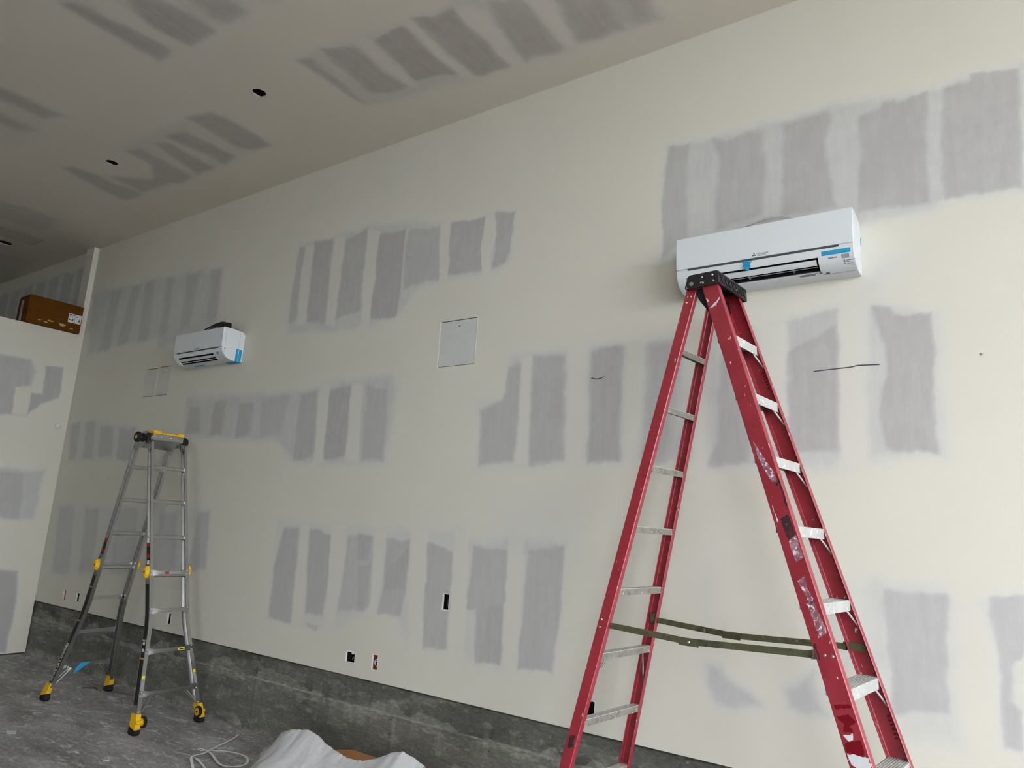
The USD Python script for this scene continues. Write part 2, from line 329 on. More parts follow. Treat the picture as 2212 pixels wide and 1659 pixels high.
# ------------------------------------------------------------------ where the grey paper shows (metres on each surface)
WALL_BARE = [
(0.42,0.05,[(-1.67,4.16),(-1.35,4.15),(-0.96,4.14),(-0.7,4.15),(-0.43,4.11),(-0.15,4.08),(0.21,4.09),(0.16,3.41),(-0.17,3.42),(-0.22,3.39),(-0.55,3.37),(-1.1,3.35),(-1.7,3.36)]),
(0.45,0.015,[(-1.64,4.14),(-1.51,4.13),(-1.52,3.91),(-1.53,3.52),(-1.69,3.39),(-1.68,3.86)]),
(0.55,0.02,[(-1.37,4.12),(-1.28,4.08),(-1.14,4.11),(-1.05,4.09),(-1.05,3.91),(-1.07,3.56),(-1.35,3.5),(-1.34,3.78),(-1.31,3.98)]),
(0.6,0.02,[(-0.94,4.1),(-0.71,4.1),(-0.68,4.04),(-0.72,3.92),(-0.71,3.76),(-0.68,3.5),(-0.97,3.51),(-0.95,3.88)]),
(0.62,0.015,[(-0.55,4.03),(-0.45,4.04),(-0.43,4.07),(-0.33,4.06),(-0.22,4.07),(-0.24,3.69),(-0.24,3.44),(-0.57,3.46),(-0.54,3.77)]),
(0.55,0.012,[(-0.15,4.06),(-0.04,4.04),(-0.03,4.09),(0.17,4.06),(0.14,3.44),(-0.17,3.44),(-0.17,3.67)]),
(0.4,0.06,[(-1.42,2.9),(-1.15,2.9),(-0.95,2.92),(-0.67,2.97),(-0.43,2.94),(-0.22,2.87),(-0.24,2.5),(-0.23,2.15),(-0.57,2.11),(-0.71,2.09),(-1.4,2.07)]),
(0.5,0.02,[(-1.32,2.74),(-1.16,2.73),(-1.15,2.19),(-1.16,2.11),(-1.39,2.11),(-1.33,2.24)]),
(0.62,0.015,[(-0.95,2.73),(-0.91,2.75),(-0.69,2.84),(-0.7,2.18),(-0.95,2.18),(-0.95,2.55)]),
(0.25,0.015,[(-0.96,2.9),(-0.72,2.93),(-0.68,2.94),(-0.69,2.77),(-0.94,2.71)]),
(0.6,0.012,[(-0.52,2.93),(-0.44,2.92),(-0.43,2.87),(-0.36,2.86),(-0.26,2.87),(-0.28,2.29),(-0.27,2.17),(-0.49,2.18),(-0.51,2.44),(-0.48,2.55),(-0.48,2.74)]),
(-0.3,0.04,[(-1.11,2.91),(-0.95,2.89),(-0.96,2.23),(-1.09,2.23)]),
(-0.36,0.035,[(-0.67,2.98),(-0.54,2.96),(-0.57,2.6),(-0.58,2.1),(-0.7,2.1),(-0.68,2.53)]),
(0.38,0.06,[(-3.04,2.56),(-2.82,2.61),(-2.81,2.89),(-2.32,2.91),(-1.94,2.9),(-1.53,2.88),(-1.47,2.13),(-3.02,2.08)]),
(0.45,0.02,[(-3.02,2.52),(-2.84,2.57),(-2.8,2.8),(-2.69,2.81),(-2.71,2.13),(-3.0,2.12)]),
(0.52,0.02,[(-2.61,2.85),(-2.35,2.84),(-2.34,2.13),(-2.6,2.12)]),
(0.58,0.02,[(-2.15,2.85),(-1.94,2.85),(-1.94,2.14),(-2.15,2.13)]),
(0.4,0.04,[(-1.76,2.85),(-1.56,2.85),(-1.63,2.13),(-1.77,2.13)]),
(-0.3,0.03,[(-2.69,2.86),(-2.61,2.86),(-2.6,2.11),(-2.7,2.11)]),
(-0.3,0.03,[(-2.32,2.91),(-2.18,2.89),(-2.18,2.11),(-2.31,2.11)]),
(-0.26,0.03,[(-1.91,2.86),(-1.79,2.87),(-1.8,2.11),(-1.91,2.11)]),
(0.32,0.06,[(-0.58,1.58),(-0.29,1.57),(-0.23,1.51),(-0.25,0.88),(-0.51,0.86),(-0.57,1.21)]),
(0.42,0.015,[(-0.53,1.41),(-0.52,1.51),(-0.27,1.52),(-0.29,1.01),(-0.51,0.97),(-0.51,1.2),(-0.52,1.28)]),
(0.3,0.06,[(-0.16,1.5),(0.03,1.56),(-0.02,0.89),(-0.1,0.91),(-0.1,1.28)]),
(0.45,0.015,[(-0.11,1.52),(0.03,1.53),(0.01,1.29),(-0.04,1.25),(-0.05,1.1),(-0.01,1.07),(-0.02,0.92),(-0.09,0.92),(-0.09,1.13),(-0.09,1.28),(-0.11,1.43)]),
(0.5,0.05,[(-1.4,1.05),(-1.32,1.05),(-1.25,1.0),(-1.13,0.95),(-1.08,0.89),(-1.23,0.86),(-1.35,0.86),(-1.4,0.94)]),
(0.48,0.05,[(-1.0,1.0),(-0.91,1.05),(-0.84,1.13),(-0.81,0.97),(-0.78,0.89),(-0.88,0.87),(-0.98,0.9)]),
(0.22,0.05,[(-0.83,1.52),(-0.65,1.55),(-0.56,1.54),(-0.55,1.15),(-0.7,1.12)]),
(0.2,0.06,[(-1.41,1.62),(-1.34,1.58),(-1.36,1.25),(-1.42,1.12)]),
(0.3,0.06,[(-5.12,1.67),(-4.46,1.66),(-3.94,1.67),(-3.52,1.66),(-3.1,1.7),(-3.06,1.64),(-2.7,1.66),(-2.29,1.64),(-2.27,1.28),(-2.33,0.85),(-2.61,0.81),(-2.73,0.8),(-3.09,0.84),(-3.52,0.82),(-3.66,1.01),(-3.87,1.05),(-4.23,0.87),(-4.63,0.83),(-5.09,0.85),(-5.1,1.34)]),
(0.5,0.015,[(-5.02,1.61),(-4.83,1.61),(-4.79,1.3),(-4.79,0.85),(-5.08,0.87),(-5.08,1.28)]),
(0.55,0.015,[(-4.69,1.61),(-4.43,1.58),(-4.41,1.37),(-4.43,0.96),(-4.63,0.96)]),
(0.35,0.01,[(-4.59,0.89),(-4.47,0.89),(-4.48,0.85),(-4.58,0.86)]),
(0.35,0.02,[(-4.24,1.56),(-3.96,1.6),(-3.92,1.07),(-4.27,1.0),(-4.25,1.29)]),
(0.45,0.01,[(-4.12,1.59),(-3.98,1.59),(-4.0,1.4),(-4.11,1.4)]),
(0.3,0.012,[(-4.09,1.35),(-3.96,1.37),(-3.98,1.05),(-4.06,1.04)]),
(0.45,0.015,[(-3.82,1.58),(-3.58,1.57),(-3.59,1.22),(-3.62,1.06),(-3.85,1.02),(-3.81,1.22)]),
(0.3,0.01,[(-3.63,1.51),(-3.59,1.52),(-3.59,1.24),(-3.8,1.21),(-3.79,1.34)]),
(0.5,0.012,[(-3.41,1.58),(-3.17,1.53),(-3.18,1.28),(-3.17,0.88),(-3.39,0.86),(-3.4,1.21)]),
(0.48,0.012,[(-3.0,1.58),(-2.73,1.57),(-2.72,1.24),(-2.74,1.23),(-2.73,0.85),(-2.94,0.85),(-2.95,1.17),(-3.03,1.17)]),
(0.25,0.01,[(-2.87,1.16),(-2.74,1.23),(-2.73,0.85),(-2.9,0.85)]),
(0.45,0.015,[(-2.56,1.58),(-2.3,1.61),(-2.3,1.23),(-2.34,0.86),(-2.6,0.84),(-2.58,1.25)]),
(-0.3,0.02,[(-4.79,1.64),(-4.69,1.64),(-4.68,1.26),(-4.65,0.86),(-4.77,0.84),(-4.8,1.25)]),
(-0.3,0.02,[(-4.43,1.65),(-4.25,1.64),(-4.25,1.29),(-4.3,0.88),(-4.4,0.86),(-4.4,1.28)]),
(-0.25,0.02,[(-3.95,1.66),(-3.83,1.64),(-3.83,1.32),(-3.87,1.03),(-3.93,1.03),(-3.93,1.32)]),
(-0.3,0.025,[(-3.57,1.65),(-3.42,1.64),(-3.41,1.16),(-3.4,0.83),(-3.52,0.82),(-3.55,1.2)]),
(-0.32,0.02,[(-3.17,1.67),(-3.05,1.66),(-3.04,1.2),(-3.04,0.83),(-3.15,0.83),(-3.16,1.28)]),
(-0.32,0.02,[(-2.72,1.66),(-2.6,1.65),(-2.6,1.25),(-2.61,0.81),(-2.71,0.81),(-2.72,1.23)]),
(0.42,0.07,[(-6.82,2.83),(-5.07,2.79),(-3.91,2.86),(-3.84,2.71),(-3.89,2.11),(-5.01,2.12),(-5.23,2.3),(-6.75,2.4)]),
(0.45,0.02,[(-6.69,2.7),(-6.51,2.69),(-6.48,2.44),(-6.71,2.44)]),
(0.48,0.02,[(-6.28,2.73),(-6.08,2.73),(-6.1,2.4),(-6.29,2.4)]),
(0.45,0.015,[(-5.88,2.71),(-5.65,2.7),(-5.66,2.41),(-5.86,2.37)]),
(0.25,0.03,[(-5.54,2.74),(-5.16,2.73),(-5.21,2.41),(-5.5,2.37)]),
(0.45,0.02,[(-5.01,2.73),(-4.79,2.75),(-4.74,2.2),(-5.0,2.14)]),
(0.58,0.012,[(-4.63,2.75),(-4.38,2.76),(-4.36,2.19),(-4.63,2.17)]),
(0.42,0.02,[(-4.19,2.75),(-3.95,2.71),(-3.93,2.14),(-4.17,2.17)]),
(-0.3,0.02,[(-4.77,2.79),(-4.64,2.79),(-4.62,2.14),(-4.74,2.12)]),
(-0.3,0.02,[(-4.37,2.78),(-4.24,2.77),(-4.21,2.14),(-4.34,2.14)]),
(0.38,0.05,[(-5.3,4.17),(-5.0,4.18),(-4.39,4.18),(-4.18,4.18),(-3.68,4.08),(-3.47,4.01),(-3.05,3.99),(-2.81,3.99),(-2.82,3.57),(-2.95,3.51),(-3.49,3.53),(-3.75,3.5),(-3.9,3.31),(-4.27,3.23),(-4.82,3.27),(-5.3,3.29),(-5.33,3.64)]),
(0.4,0.015,[(-5.27,4.14),(-5.19,4.13),(-5.21,3.75),(-5.2,3.44),(-5.29,3.42),(-5.31,3.76)]),
(0.52,0.02,[(-5.06,4.16),(-4.8,4.15),(-4.8,3.74),(-4.79,3.36),(-5.05,3.39),(-5.06,3.78)]),
(0.5,0.015,[(-4.64,4.09),(-4.38,4.15),(-4.38,3.62),(-4.37,3.4),(-4.66,3.38),(-4.65,3.75)]),
(0.66,0.008,[(-4.22,4.07),(-3.92,4.05),(-3.92,3.7),(-3.93,3.31),(-4.25,3.32),(-4.23,3.71)]),
(0.42,0.012,[(-3.89,4.03),(-3.55,3.99),(-3.51,3.56),(-3.77,3.56),(-3.89,3.52),(-3.9,3.78)]),
(0.55,0.008,[(-3.44,4.0),(-3.1,3.98),(-3.12,3.77),(-3.1,3.56),(-3.43,3.57),(-3.42,3.73)]),
(0.5,0.008,[(-3.02,3.97),(-2.83,3.97),(-2.85,3.65),(-2.89,3.57),(-2.97,3.55),(-3.02,3.55),(-2.98,3.7)]),
(-0.3,0.02,[(-5.19,4.13),(-5.06,4.13),(-5.07,3.79),(-5.05,3.37),(-5.18,3.39),(-5.2,3.81)]),
(-0.25,0.02,[(-4.79,4.17),(-4.65,4.13),(-4.66,3.72),(-4.65,3.32),(-4.78,3.34),(-4.79,3.74)]),
(-0.34,0.015,[(-4.37,4.14),(-4.23,4.1),(-4.23,3.65),(-4.25,3.25),(-4.34,3.26),(-4.36,3.67)]),
(-0.36,0.012,[(-3.54,4.01),(-3.44,4.0),(-3.43,3.73),(-3.43,3.52),(-3.5,3.53),(-3.52,3.8)]),
(-0.36,0.01,[(-3.1,3.96),(-3.02,3.97),(-2.99,3.8),(-3.03,3.66),(-3.03,3.51),(-3.09,3.52),(-3.12,3.72)]),
(0.42,0.08,[(-9.28,4.3),(-8.33,4.27),(-6.9,4.23),(-6.45,4.12),(-6.45,3.52),(-6.93,3.46),(-7.48,3.35),(-7.58,3.5),(-8.5,3.48),(-9.15,3.43)]),
(0.36,0.035,[(-8.76,4.24),(-8.56,4.23),(-8.59,3.49),(-8.83,3.48)]),
(0.36,0.035,[(-8.29,4.23),(-8.11,4.22),(-8.2,3.52),(-8.42,3.51)]),
(0.36,0.035,[(-8.0,4.22),(-7.81,4.2),(-7.74,3.51),(-7.95,3.51)]),
(0.36,0.035,[(-7.55,4.21),(-7.4,4.19),(-7.36,3.55),(-7.51,3.53)]),
(0.36,0.035,[(-7.13,4.19),(-6.91,4.17),(-6.94,3.57),(-7.12,3.56)]),
(0.36,0.035,[(-6.68,4.18),(-6.5,4.16),(-6.47,3.59),(-6.64,3.58)]),
(0.3,0.06,[(-9.28,2.63),(-8.63,2.67),(-7.67,2.55),(-7.66,2.17),(-9.15,2.17)]),
(0.38,0.03,[(-9.18,2.63),(-8.98,2.63),(-8.94,2.19),(-9.11,2.19)]),
(0.38,0.03,[(-8.83,2.64),(-8.61,2.62),(-8.54,2.19),(-8.77,2.19)]),
(0.38,0.03,[(-8.47,2.56),(-8.17,2.55),(-8.11,2.24),(-8.41,2.21)]),
(0.38,0.03,[(-8.04,2.54),(-7.69,2.53),(-7.66,2.18),(-7.98,2.18)]),
(0.28,0.1,[(-9.25,1.67),(-7.65,1.71),(-6.07,1.74),(-6.03,1.14),(-9.07,0.86)]),
(0.3,0.05,[(-9.11,1.67),(-8.75,1.68),(-8.61,0.93),(-9.0,0.89)]),
(0.3,0.05,[(-8.49,1.66),(-8.18,1.67),(-8.08,0.97),(-8.38,0.95)]),
(0.28,0.05,[(-7.78,1.68),(-7.37,1.7),(-7.25,1.04),(-7.74,1.0)]),
(0.42,0.03,[(-6.29,1.67),(-6.12,1.69),(-6.03,1.18),(-6.33,1.11)]),
(0.3,0.05,[(-6.95,1.64),(-6.62,1.65),(-6.55,1.1),(-6.91,1.07)]),
(0.18,0.12,[(-2.89,1.88),(-2.24,1.95),(-2.16,1.57),(-2.78,1.55)]),
(0.12,0.1,[(-4.42,4.65),(-3.77,4.69),(-3.86,4.51),(-4.31,4.49)]),
(0.3,0.12,[(-0.57,3.25),(-0.35,3.16),(-0.49,2.98),(-0.57,2.99)]),
]
PART_BARE = [
(0.55,0.04,[(-0.93,3.28),(-0.77,3.32),(-0.51,3.32),(-0.42,3.18),(-0.47,3.02),(-0.45,2.93),(-0.33,2.94),(-0.45,2.64),(-0.81,2.61)]),
(0.35,0.03,[(-0.92,3.27),(-0.77,3.3),(-0.51,3.31),(-0.48,3.02),(-0.62,2.97),(-0.59,2.64),(-0.81,2.62)]),
(-0.5,0.012,[(-0.62,2.97),(-0.47,3.0),(-0.41,2.67),(-0.59,2.64)]),
(0.8,0.02,[(-0.35,3.29),(-0.15,3.29),(-0.15,2.91),(-0.32,2.84),(-0.44,2.67),(-0.45,2.93),(-0.33,2.93),(-0.34,3.12)]),
(0.45,0.05,[(-0.7,2.06),(-0.13,2.06),(-0.16,1.47),(-0.59,1.45)]),
(0.4,0.02,[(-0.69,2.0),(-0.36,2.0),(-0.33,1.49),(-0.6,1.48)]),
(0.9,0.03,[(-0.5,0.94),(-0.23,0.92),(-0.2,0.57),(-0.2,0.01),(-0.34,0.03)]),
]
CEIL_BARE = [
(0.35,0.08,[(-4.88,-2.46),(-3.67,-1.74),(-3.89,-1.65),(-4.17,-1.69),(-4.56,-1.67),(-4.91,-1.7),(-4.92,-2.35)]),
(0.55,0.03,[(-4.89,-2.36),(-4.79,-2.31),(-4.75,-2.12),(-4.68,-1.7),(-4.89,-1.71),(-4.88,-2.06)]),
(0.55,0.03,[(-4.44,-2.16),(-4.27,-2.05),(-4.21,-1.67),(-4.52,-1.68),(-4.58,-1.93)]),
(0.4,0.04,[(-4.09,-1.96),(-3.87,-1.83),(-3.86,-1.66),(-4.1,-1.69)]),
(-0.3,0.03,[(-4.66,-2.3),(-4.55,-2.2),(-4.56,-1.67),(-4.67,-1.69),(-4.72,-2.13)]),
(0.3,0.05,[(-3.68,-1.71),(-3.53,-1.63),(-3.61,-1.61),(-3.71,-1.66)]),
(0.5,0.06,[(-6.32,-2.25),(-6.35,-2.18),(-6.33,-1.7),(-6.52,-1.81),(-6.57,-2.16)]),
(0.42,0.06,[(-6.79,-2.09),(-6.8,-2.02),(-6.83,-1.77),(-6.98,-1.79),(-7.02,-2.01)]),
(0.25,0.08,[(-6.32,-2.25),(-6.33,-1.7),(-6.96,-1.67),(-7.46,-1.7),(-7.52,-1.83)]),
(0.35,0.06,[(-8.9,-1.32),(-8.73,-1.02),(-8.82,-0.66),(-9.24,-0.58),(-9.43,-0.68),(-9.45,-1.12)]),
(0.3,0.06,[(-6.16,-1.22),(-5.42,-1.16),(-5.1,-1.11),(-5.14,-0.5),(-5.87,-0.51),(-6.33,-0.49),(-7.27,-0.57),(-7.58,-0.58),(-7.6,-0.79),(-7.39,-1.3),(-7.21,-1.24),(-7.11,-0.94),(-6.74,-0.74),(-6.48,-0.9),(-6.51,-1.18)]),
(0.5,0.03,[(-5.41,-1.14),(-5.16,-1.11),(-5.1,-0.85),(-5.15,-0.52),(-5.36,-0.54),(-5.44,-0.65)]),
(0.52,0.03,[(-5.86,-1.07),(-5.64,-1.04),(-5.62,-0.58),(-5.83,-0.53),(-5.83,-0.63)]),
(0.5,0.03,[(-6.08,-1.06),(-5.95,-1.02),(-6.0,-0.53),(-6.26,-0.52)]),
(0.4,0.03,[(-6.45,-1.11),(-6.28,-1.08),(-6.36,-0.53),(-6.6,-0.49),(-6.75,-0.71),(-6.5,-0.88)]),
(0.35,0.04,[(-7.11,-0.94),(-6.73,-0.7),(-6.73,-0.56),(-7.15,-0.59)]),
(0.38,0.04,[(-7.38,-1.28),(-7.25,-1.22),(-7.22,-0.57),(-7.52,-0.59),(-7.51,-0.79)]),
(0.35,0.06,[(-3.99,-1.18),(-3.73,-1.2),(-3.15,-1.09),(-2.61,-1.08),(-1.6,-0.51),(-1.69,-0.32),(-2.1,-0.27),(-2.57,-0.3),(-3.0,-0.35),(-3.34,-0.41),(-3.79,-0.44),(-3.98,-0.52)]),
(0.45,0.02,[(-3.98,-1.16),(-3.88,-1.12),(-3.9,-0.82),(-3.94,-0.53),(-3.96,-0.63)]),
(0.5,0.02,[(-3.73,-1.17),(-3.54,-1.1),(-3.5,-1.05),(-3.5,-0.92),(-3.53,-0.77),(-3.49,-0.56),(-3.67,-0.56),(-3.79,-0.62)]),
(0.6,0.012,[(-3.33,-1.03),(-3.15,-1.06),(-3.07,-1.05),(-3.08,-0.77),(-3.07,-0.45),(-3.23,-0.53),(-3.41,-0.58),(-3.35,-0.79)]),
(0.58,0.015,[(-2.97,-1.08),(-2.68,-0.99),(-2.69,-0.86),(-2.69,-0.35),(-2.9,-0.36),(-2.98,-0.4),(-3.01,-0.73)]),
(0.5,0.03,[(-2.44,-0.92),(-2.25,-0.83),(-2.26,-0.59),(-2.26,-0.33),(-2.56,-0.35),(-2.55,-0.6)]),
(0.48,0.03,[(-2.09,-0.77),(-1.84,-0.62),(-1.84,-0.31),(-2.16,-0.34),(-2.12,-0.56)]),
(0.4,0.05,[(-1.74,-0.56),(-1.6,-0.48),(-1.59,-0.24),(-1.75,-0.29)]),
(-0.3,0.03,[(-3.44,-1.12),(-3.36,-1.08),(-3.43,-0.55),(-3.5,-0.55),(-3.48,-0.91)]),
(-0.3,0.025,[(-3.04,-1.06),(-2.97,-1.05),(-2.98,-0.38),(-3.07,-0.41),(-3.07,-0.76)]),
(-0.3,0.03,[(-2.64,-0.99),(-2.51,-0.86),(-2.59,-0.31),(-2.7,-0.33),(-2.68,-0.83)]),
(-0.3,0.04,[(-2.23,-0.85),(-2.1,-0.78),(-2.17,-0.31),(-2.26,-0.33),(-2.24,-0.63)]),
(0.2,0.1,[(-1.89,-0.75),(-1.51,-0.53),(-1.63,-0.08),(-1.96,-0.17)]),
(0.3,0.1,[(-10.92,-0.85),(-10.57,-0.22),(-13.14,0.27),(-13.01,-0.15)]),
]

WALL_BARE += [(0.55, 0.05, [(-13.2, 3.3), (-9.55, 3.3), (-9.53, 4.70), (-13.2, 4.70)])] + [(-0.28, 0.05, [(x, 3.3), (x + 0.10, 3.3), (x + 0.12, 4.72), (x + 0.02, 4.72)]) for x in np.arange(-12.8, -9.6, 0.41)]
def bareness(x, y, patches, seed):
    """x, y arrays on the surface -> how bare the paper is, from the patches' soft outlines."""
    P = np.stack([x, y, np.full_like(x, seed * 3.1)], -1)
    jx = (meshkit.fbm(P * 6.0, 4, seed) - 0.5) * 0.055 + (meshkit.fbm(P * 42.0, 2, seed + 9) - 0.5) * 0.010
    jy = (meshkit.fbm(P * 6.0, 4, seed + 5) - 0.5) * 0.085 + (meshkit.fbm(P * 42.0, 2, seed + 3) - 0.5) * 0.014
    x, y = x + jx, y + jy
    out = np.zeros_like(x)
    for s, soft, poly in patches:
        q = np.array(poly, float); m = soft * 1.6 + 0.02
        idx = np.nonzero((x > q[:, 0].min() - m) & (x < q[:, 0].max() + m) & (y > q[:, 1].min() - m) & (y < q[:, 1].max() + m))[0]
        if not len(idx): continue
        px, py = x[idx], y[idx]
        dist, inside = np.full(len(idx), 9.0), np.zeros(len(idx), bool)
        for (ax, ay), (bx, by) in zip(q, np.roll(q, -1, 0)):
            ex, ey = bx - ax, by - ay; L = ex * ex + ey * ey + 1e-12
            t = np.clip(((px - ax) * ex + (py - ay) * ey) / L, 0, 1)
            dist = np.minimum(dist, np.hypot(px - ax - t * ex, py - ay - t * ey))
            if ay != by:
                inside ^= ((ay > py) != (by > py)) & (px < ex * (py - ay) / (by - ay) + ax)
        sd = np.where(inside, dist, -dist)
        k = np.clip(sd / (2 * soft) + 0.5, 0, 1); k = k * k * (3 - 2 * k)
        if s > 0: out[idx] += s * k * (1 - out[idx])
        else: out[idx] *= 1 - np.minimum(1, 2.0 * -s) * k
    return out

def sheet(name, parent, a, b, place, holes, depth_dir, thick, patches, seed, mat):
    """A drywall face as a fine grid over a x b with rectangular holes whose edges go 'thick' deep. place(a, b) -> points."""
    a, b = (np.unique(np.round(np.r_[g, [h[i] for h in holes], [h[i + 1] for h in holes]], 5)) for g, i in ((a, 0), (b, 2)))
    A, B = np.meshgrid(a, b, indexing='ij')
    V = place(A.ravel(), B.ravel()); nb = len(b)
    bare = bareness(A.ravel(), B.ravel(), patches, seed)
    i, j = np.meshgrid(np.arange(len(a) - 1), np.arange(nb - 1), indexing='ij'); i, j = i.ravel(), j.ravel()
    ca, cb = (a[i] + a[i + 1]) / 2, (b[j] + b[j + 1]) / 2
    keep = np.ones(len(i), bool)
    for h in holes: keep &= ~((ca > h[0]) & (ca < h[1]) & (cb > h[2]) & (cb < h[3]))
    i, j = i[keep], j[keep]
    q = np.stack([i * nb + j, (i + 1) * nb + j, (i + 1) * nb + j + 1, i * nb + j + 1], 1)
    F = np.vstack([q[:, [0, 1, 2]], q[:, [0, 2, 3]]])
    D = np.asarray(depth_dir, float) * thick
    vs, fs, bs, n = [V], [F], [bare], len(V)
    rects = [(h[0], h[1], h[2], h[3]) for h in holes] + [(a[0], a[-1], b[0], b[-1])]
    for x0, x1, y0, y1 in rects:
        c = place(np.array([x0, x1, x1, x0]), np.array([y0, y0, y1, y1]))
        for k in range(4):
            p, r = c[k], c[(k + 1) % 4]
            vs.append(np.array([p, r, r + D, p + D])); fs.append(np.array([[0, 1, 2], [0, 2, 3]]) + n); bs.append(np.zeros(4)); n += 4
    V, F, bare = np.vstack(vs), np.vstack(fs), np.concatenate(bs)
    path = numbered(parent + '/' + name)
    m = usdkit.mesh(stage, path, (V, F), MATS[mat], smooth=False)
    m.CreateDoubleSidedAttr(True)
    UsdGeom.PrimvarsAPI(m).CreatePrimvar('bare', Sdf.ValueTypeNames.FloatArray, 'vertex').Set(Vt.FloatArray.FromNumpy(bare.astype(np.float32)))
    return path

# ------------------------------------------------------------------ the setting
Z_GYP = 0.577
# holes in the long wall: x0, x1, z0, z1 (cut for electrical boxes and for two access panels)
BOXES = [(-3.239, -3.183, 1.133, 1.238), (-4.128, -4.030, 0.670, 0.748), (-3.855, -3.798, 0.653, 0.759), (-2.105, -2.048, 0.663, 0.752),
         (-8.652, -8.590, 0.652, 0.752), (-8.352, -8.282, 0.662, 0.752), (-6.546, -6.490, 0.645, 0.745)]
PANEL = (-3.457, -3.109, 2.844, 3.198)
PANEL2 = [(-7.66, -7.435, 2.86, 3.17), (-7.405, -7.17, 2.86, 3.175)]
wall = thing('wall_back', 'long primed drywall wall with grey bare patches above a concrete stem wall', kind='structure')
xs = np.r_[np.arange(-13, -9.7, 0.06), np.arange(-9.7, -4.6, 0.020), np.arange(-4.6, 0.35, 0.0105), np.arange(0.35, 4.3, 0.15), 4.3]
zs = np.r_[np.arange(Z_GYP, 4.6, 0.0115), np.arange(4.6, H_CEIL, 0.03), H_CEIL]
sheet('drywall', wall, xs, zs, lambda a, b: np.stack([a, np.zeros_like(a), b], -1), BOXES + [PANEL] + PANEL2, (0, 1, 0), 0.016, WALL_BARE, 1, 'primed_drywall')
part('sheathing', wall, box((-13, 0.15, 0), (5.0, 0.2, 5.0)), 'plain_drywall')

# concrete stem wall with a cold joint 0.39 m up
xa, za = np.arange(-9.45, 5.01, 0.014), np.r_[np.arange(-0.02, 0.34, 0.0105), np.arange(0.34, 0.44, 0.0045), np.arange(0.44, 0.562, 0.0105), 0.5635, 0.5665, 0.585, 0.605]
A, B = np.meshgrid(xa, za, indexing='ij'); P = np.stack([A, B * 1.0, np.zeros_like(A)], -1)
seam = 0.388 + 0.012 * (meshkit.fbm(P * [1.3, 0, 0] + 3, 3, 2) - 0.5) + 0.008 * (meshkit.fbm(P * [14, 0, 0], 2, 4) - 0.5)
y = 0.020 + 0.006 * (meshkit.fbm(P * [3, 9, 1], 4, 8) - 0.5) + 0.0035 * (meshkit.fbm(P * [40, 40, 1], 3, 12) - 0.5)
y -= 0.007 / (1 + np.exp(-(seam - B) / 0.004))
ragged = meshkit.fbm(P * [28, 50, 1], 3, 21)
y += np.where(np.abs(B - seam + 0.006) < 0.012, (ragged - 0.55) * 0.02, 0)
y += np.where(B > 0.566, 0.022, 0)                                  # a dark gap under the drywall's edge
y -= np.clip(0.03 - B, 0, 0.03) * (meshkit.fbm(P * [22, 0, 0], 3, 31) > 0.48) * 0.5
for xj in (-8.2, -7.05, -5.62, -4.74, -4.43, -3.25, -1.9, -0.7):                       # form-board joints, upper lift
    y += np.where((np.abs(A - xj - 0.01 * (ragged - 0.5)) < 0.006) & (B > seam), 0.004, 0)
for xj in (-7.6, -5.15, -3.62, -2.93, -1.3):
    y -= np.where((np.abs(A - xj - 0.03 * (ragged - 0.5)) < 0.012) & (B < seam), 0.004, 0)
V = np.stack([A, y, B], -1).reshape(-1, 3); nb = len(za)
i, j = np.meshgrid(np.arange(len(xa) - 1), np.arange(nb - 1), indexing='ij')
q = np.stack([i * nb + j, (i + 1) * nb + j, (i + 1) * nb + j + 1, i * nb + j + 1], -1).reshape(-1, 4)
paste = (np.exp(-((B - seam) / 0.0045) ** 2) * np.clip((meshkit.fbm(P * [9, 30, 1], 4, 51) - 0.34) * 4, 0, 1)
         + 0.45 * ((B < seam) & (B > seam - 0.045 - 0.05 * (meshkit.fbm(P * [6, 0, 5], 4, 55) - 0.5))) * np.clip((meshkit.fbm(P * [7, 22, 1], 4, 57) - 0.36) * 4, 0, 1))
runs = np.clip((meshkit.fbm(P * [14, 1.6, 1], 5, 61) - 0.56) * 14, 0, 1) * np.clip(1 - np.abs(B - seam) / 0.16, 0, 1)
lumps = np.clip((meshkit.fbm(P * [5, 17, 1], 6, 71) - 0.60) * 26, 0, 1) * np.clip((meshkit.fbm(P * [30, 60, 1], 3, 75) - 0.3) * 3, 0.2, 1)
spots = np.clip((meshkit.noise(P * [34, 46, 1], 77) - 0.90) * 30, 0, 1)
lap = ((B > seam) & (B < seam + 0.10 * np.clip((meshkit.fbm(P * [4.0, 0, 2], 4, 81) - 0.42) * 3, 0, 1))) * 0.42      # cement laps above the joint
foot = np.clip((0.09 - B) / 0.05, 0, 1) * np.clip((meshkit.fbm(P * [6, 12, 1], 3, 91) - 0.4) * 3, 0, 0.6)
paste = np.clip(0.75 * paste + np.where(B < seam, 0.20 + 0.35 * (meshkit.fbm(P * [2.2, 8, 1], 5, 95) - 0.4), 0) + 0.25 * runs + 0.40 * lumps + 0.5 * spots + lap + foot, 0, 0.95)
pth = part('concrete_stem_wall', wall, (V, q), 'stem_concrete', smooth=True, label='rough grey concrete stem wall under the drywall')
UsdGeom.PrimvarsAPI(stage.GetPrimAtPath(pth)).CreatePrimvar('bare', Sdf.ValueTypeNames.FloatArray, 'vertex').Set(Vt.FloatArray.FromNumpy(paste.ravel().astype(np.float32)))
part('footing', wall, box((-9.45, 0.04, 0), (5.0, 0.15, 0.57)), 'outside_paving')

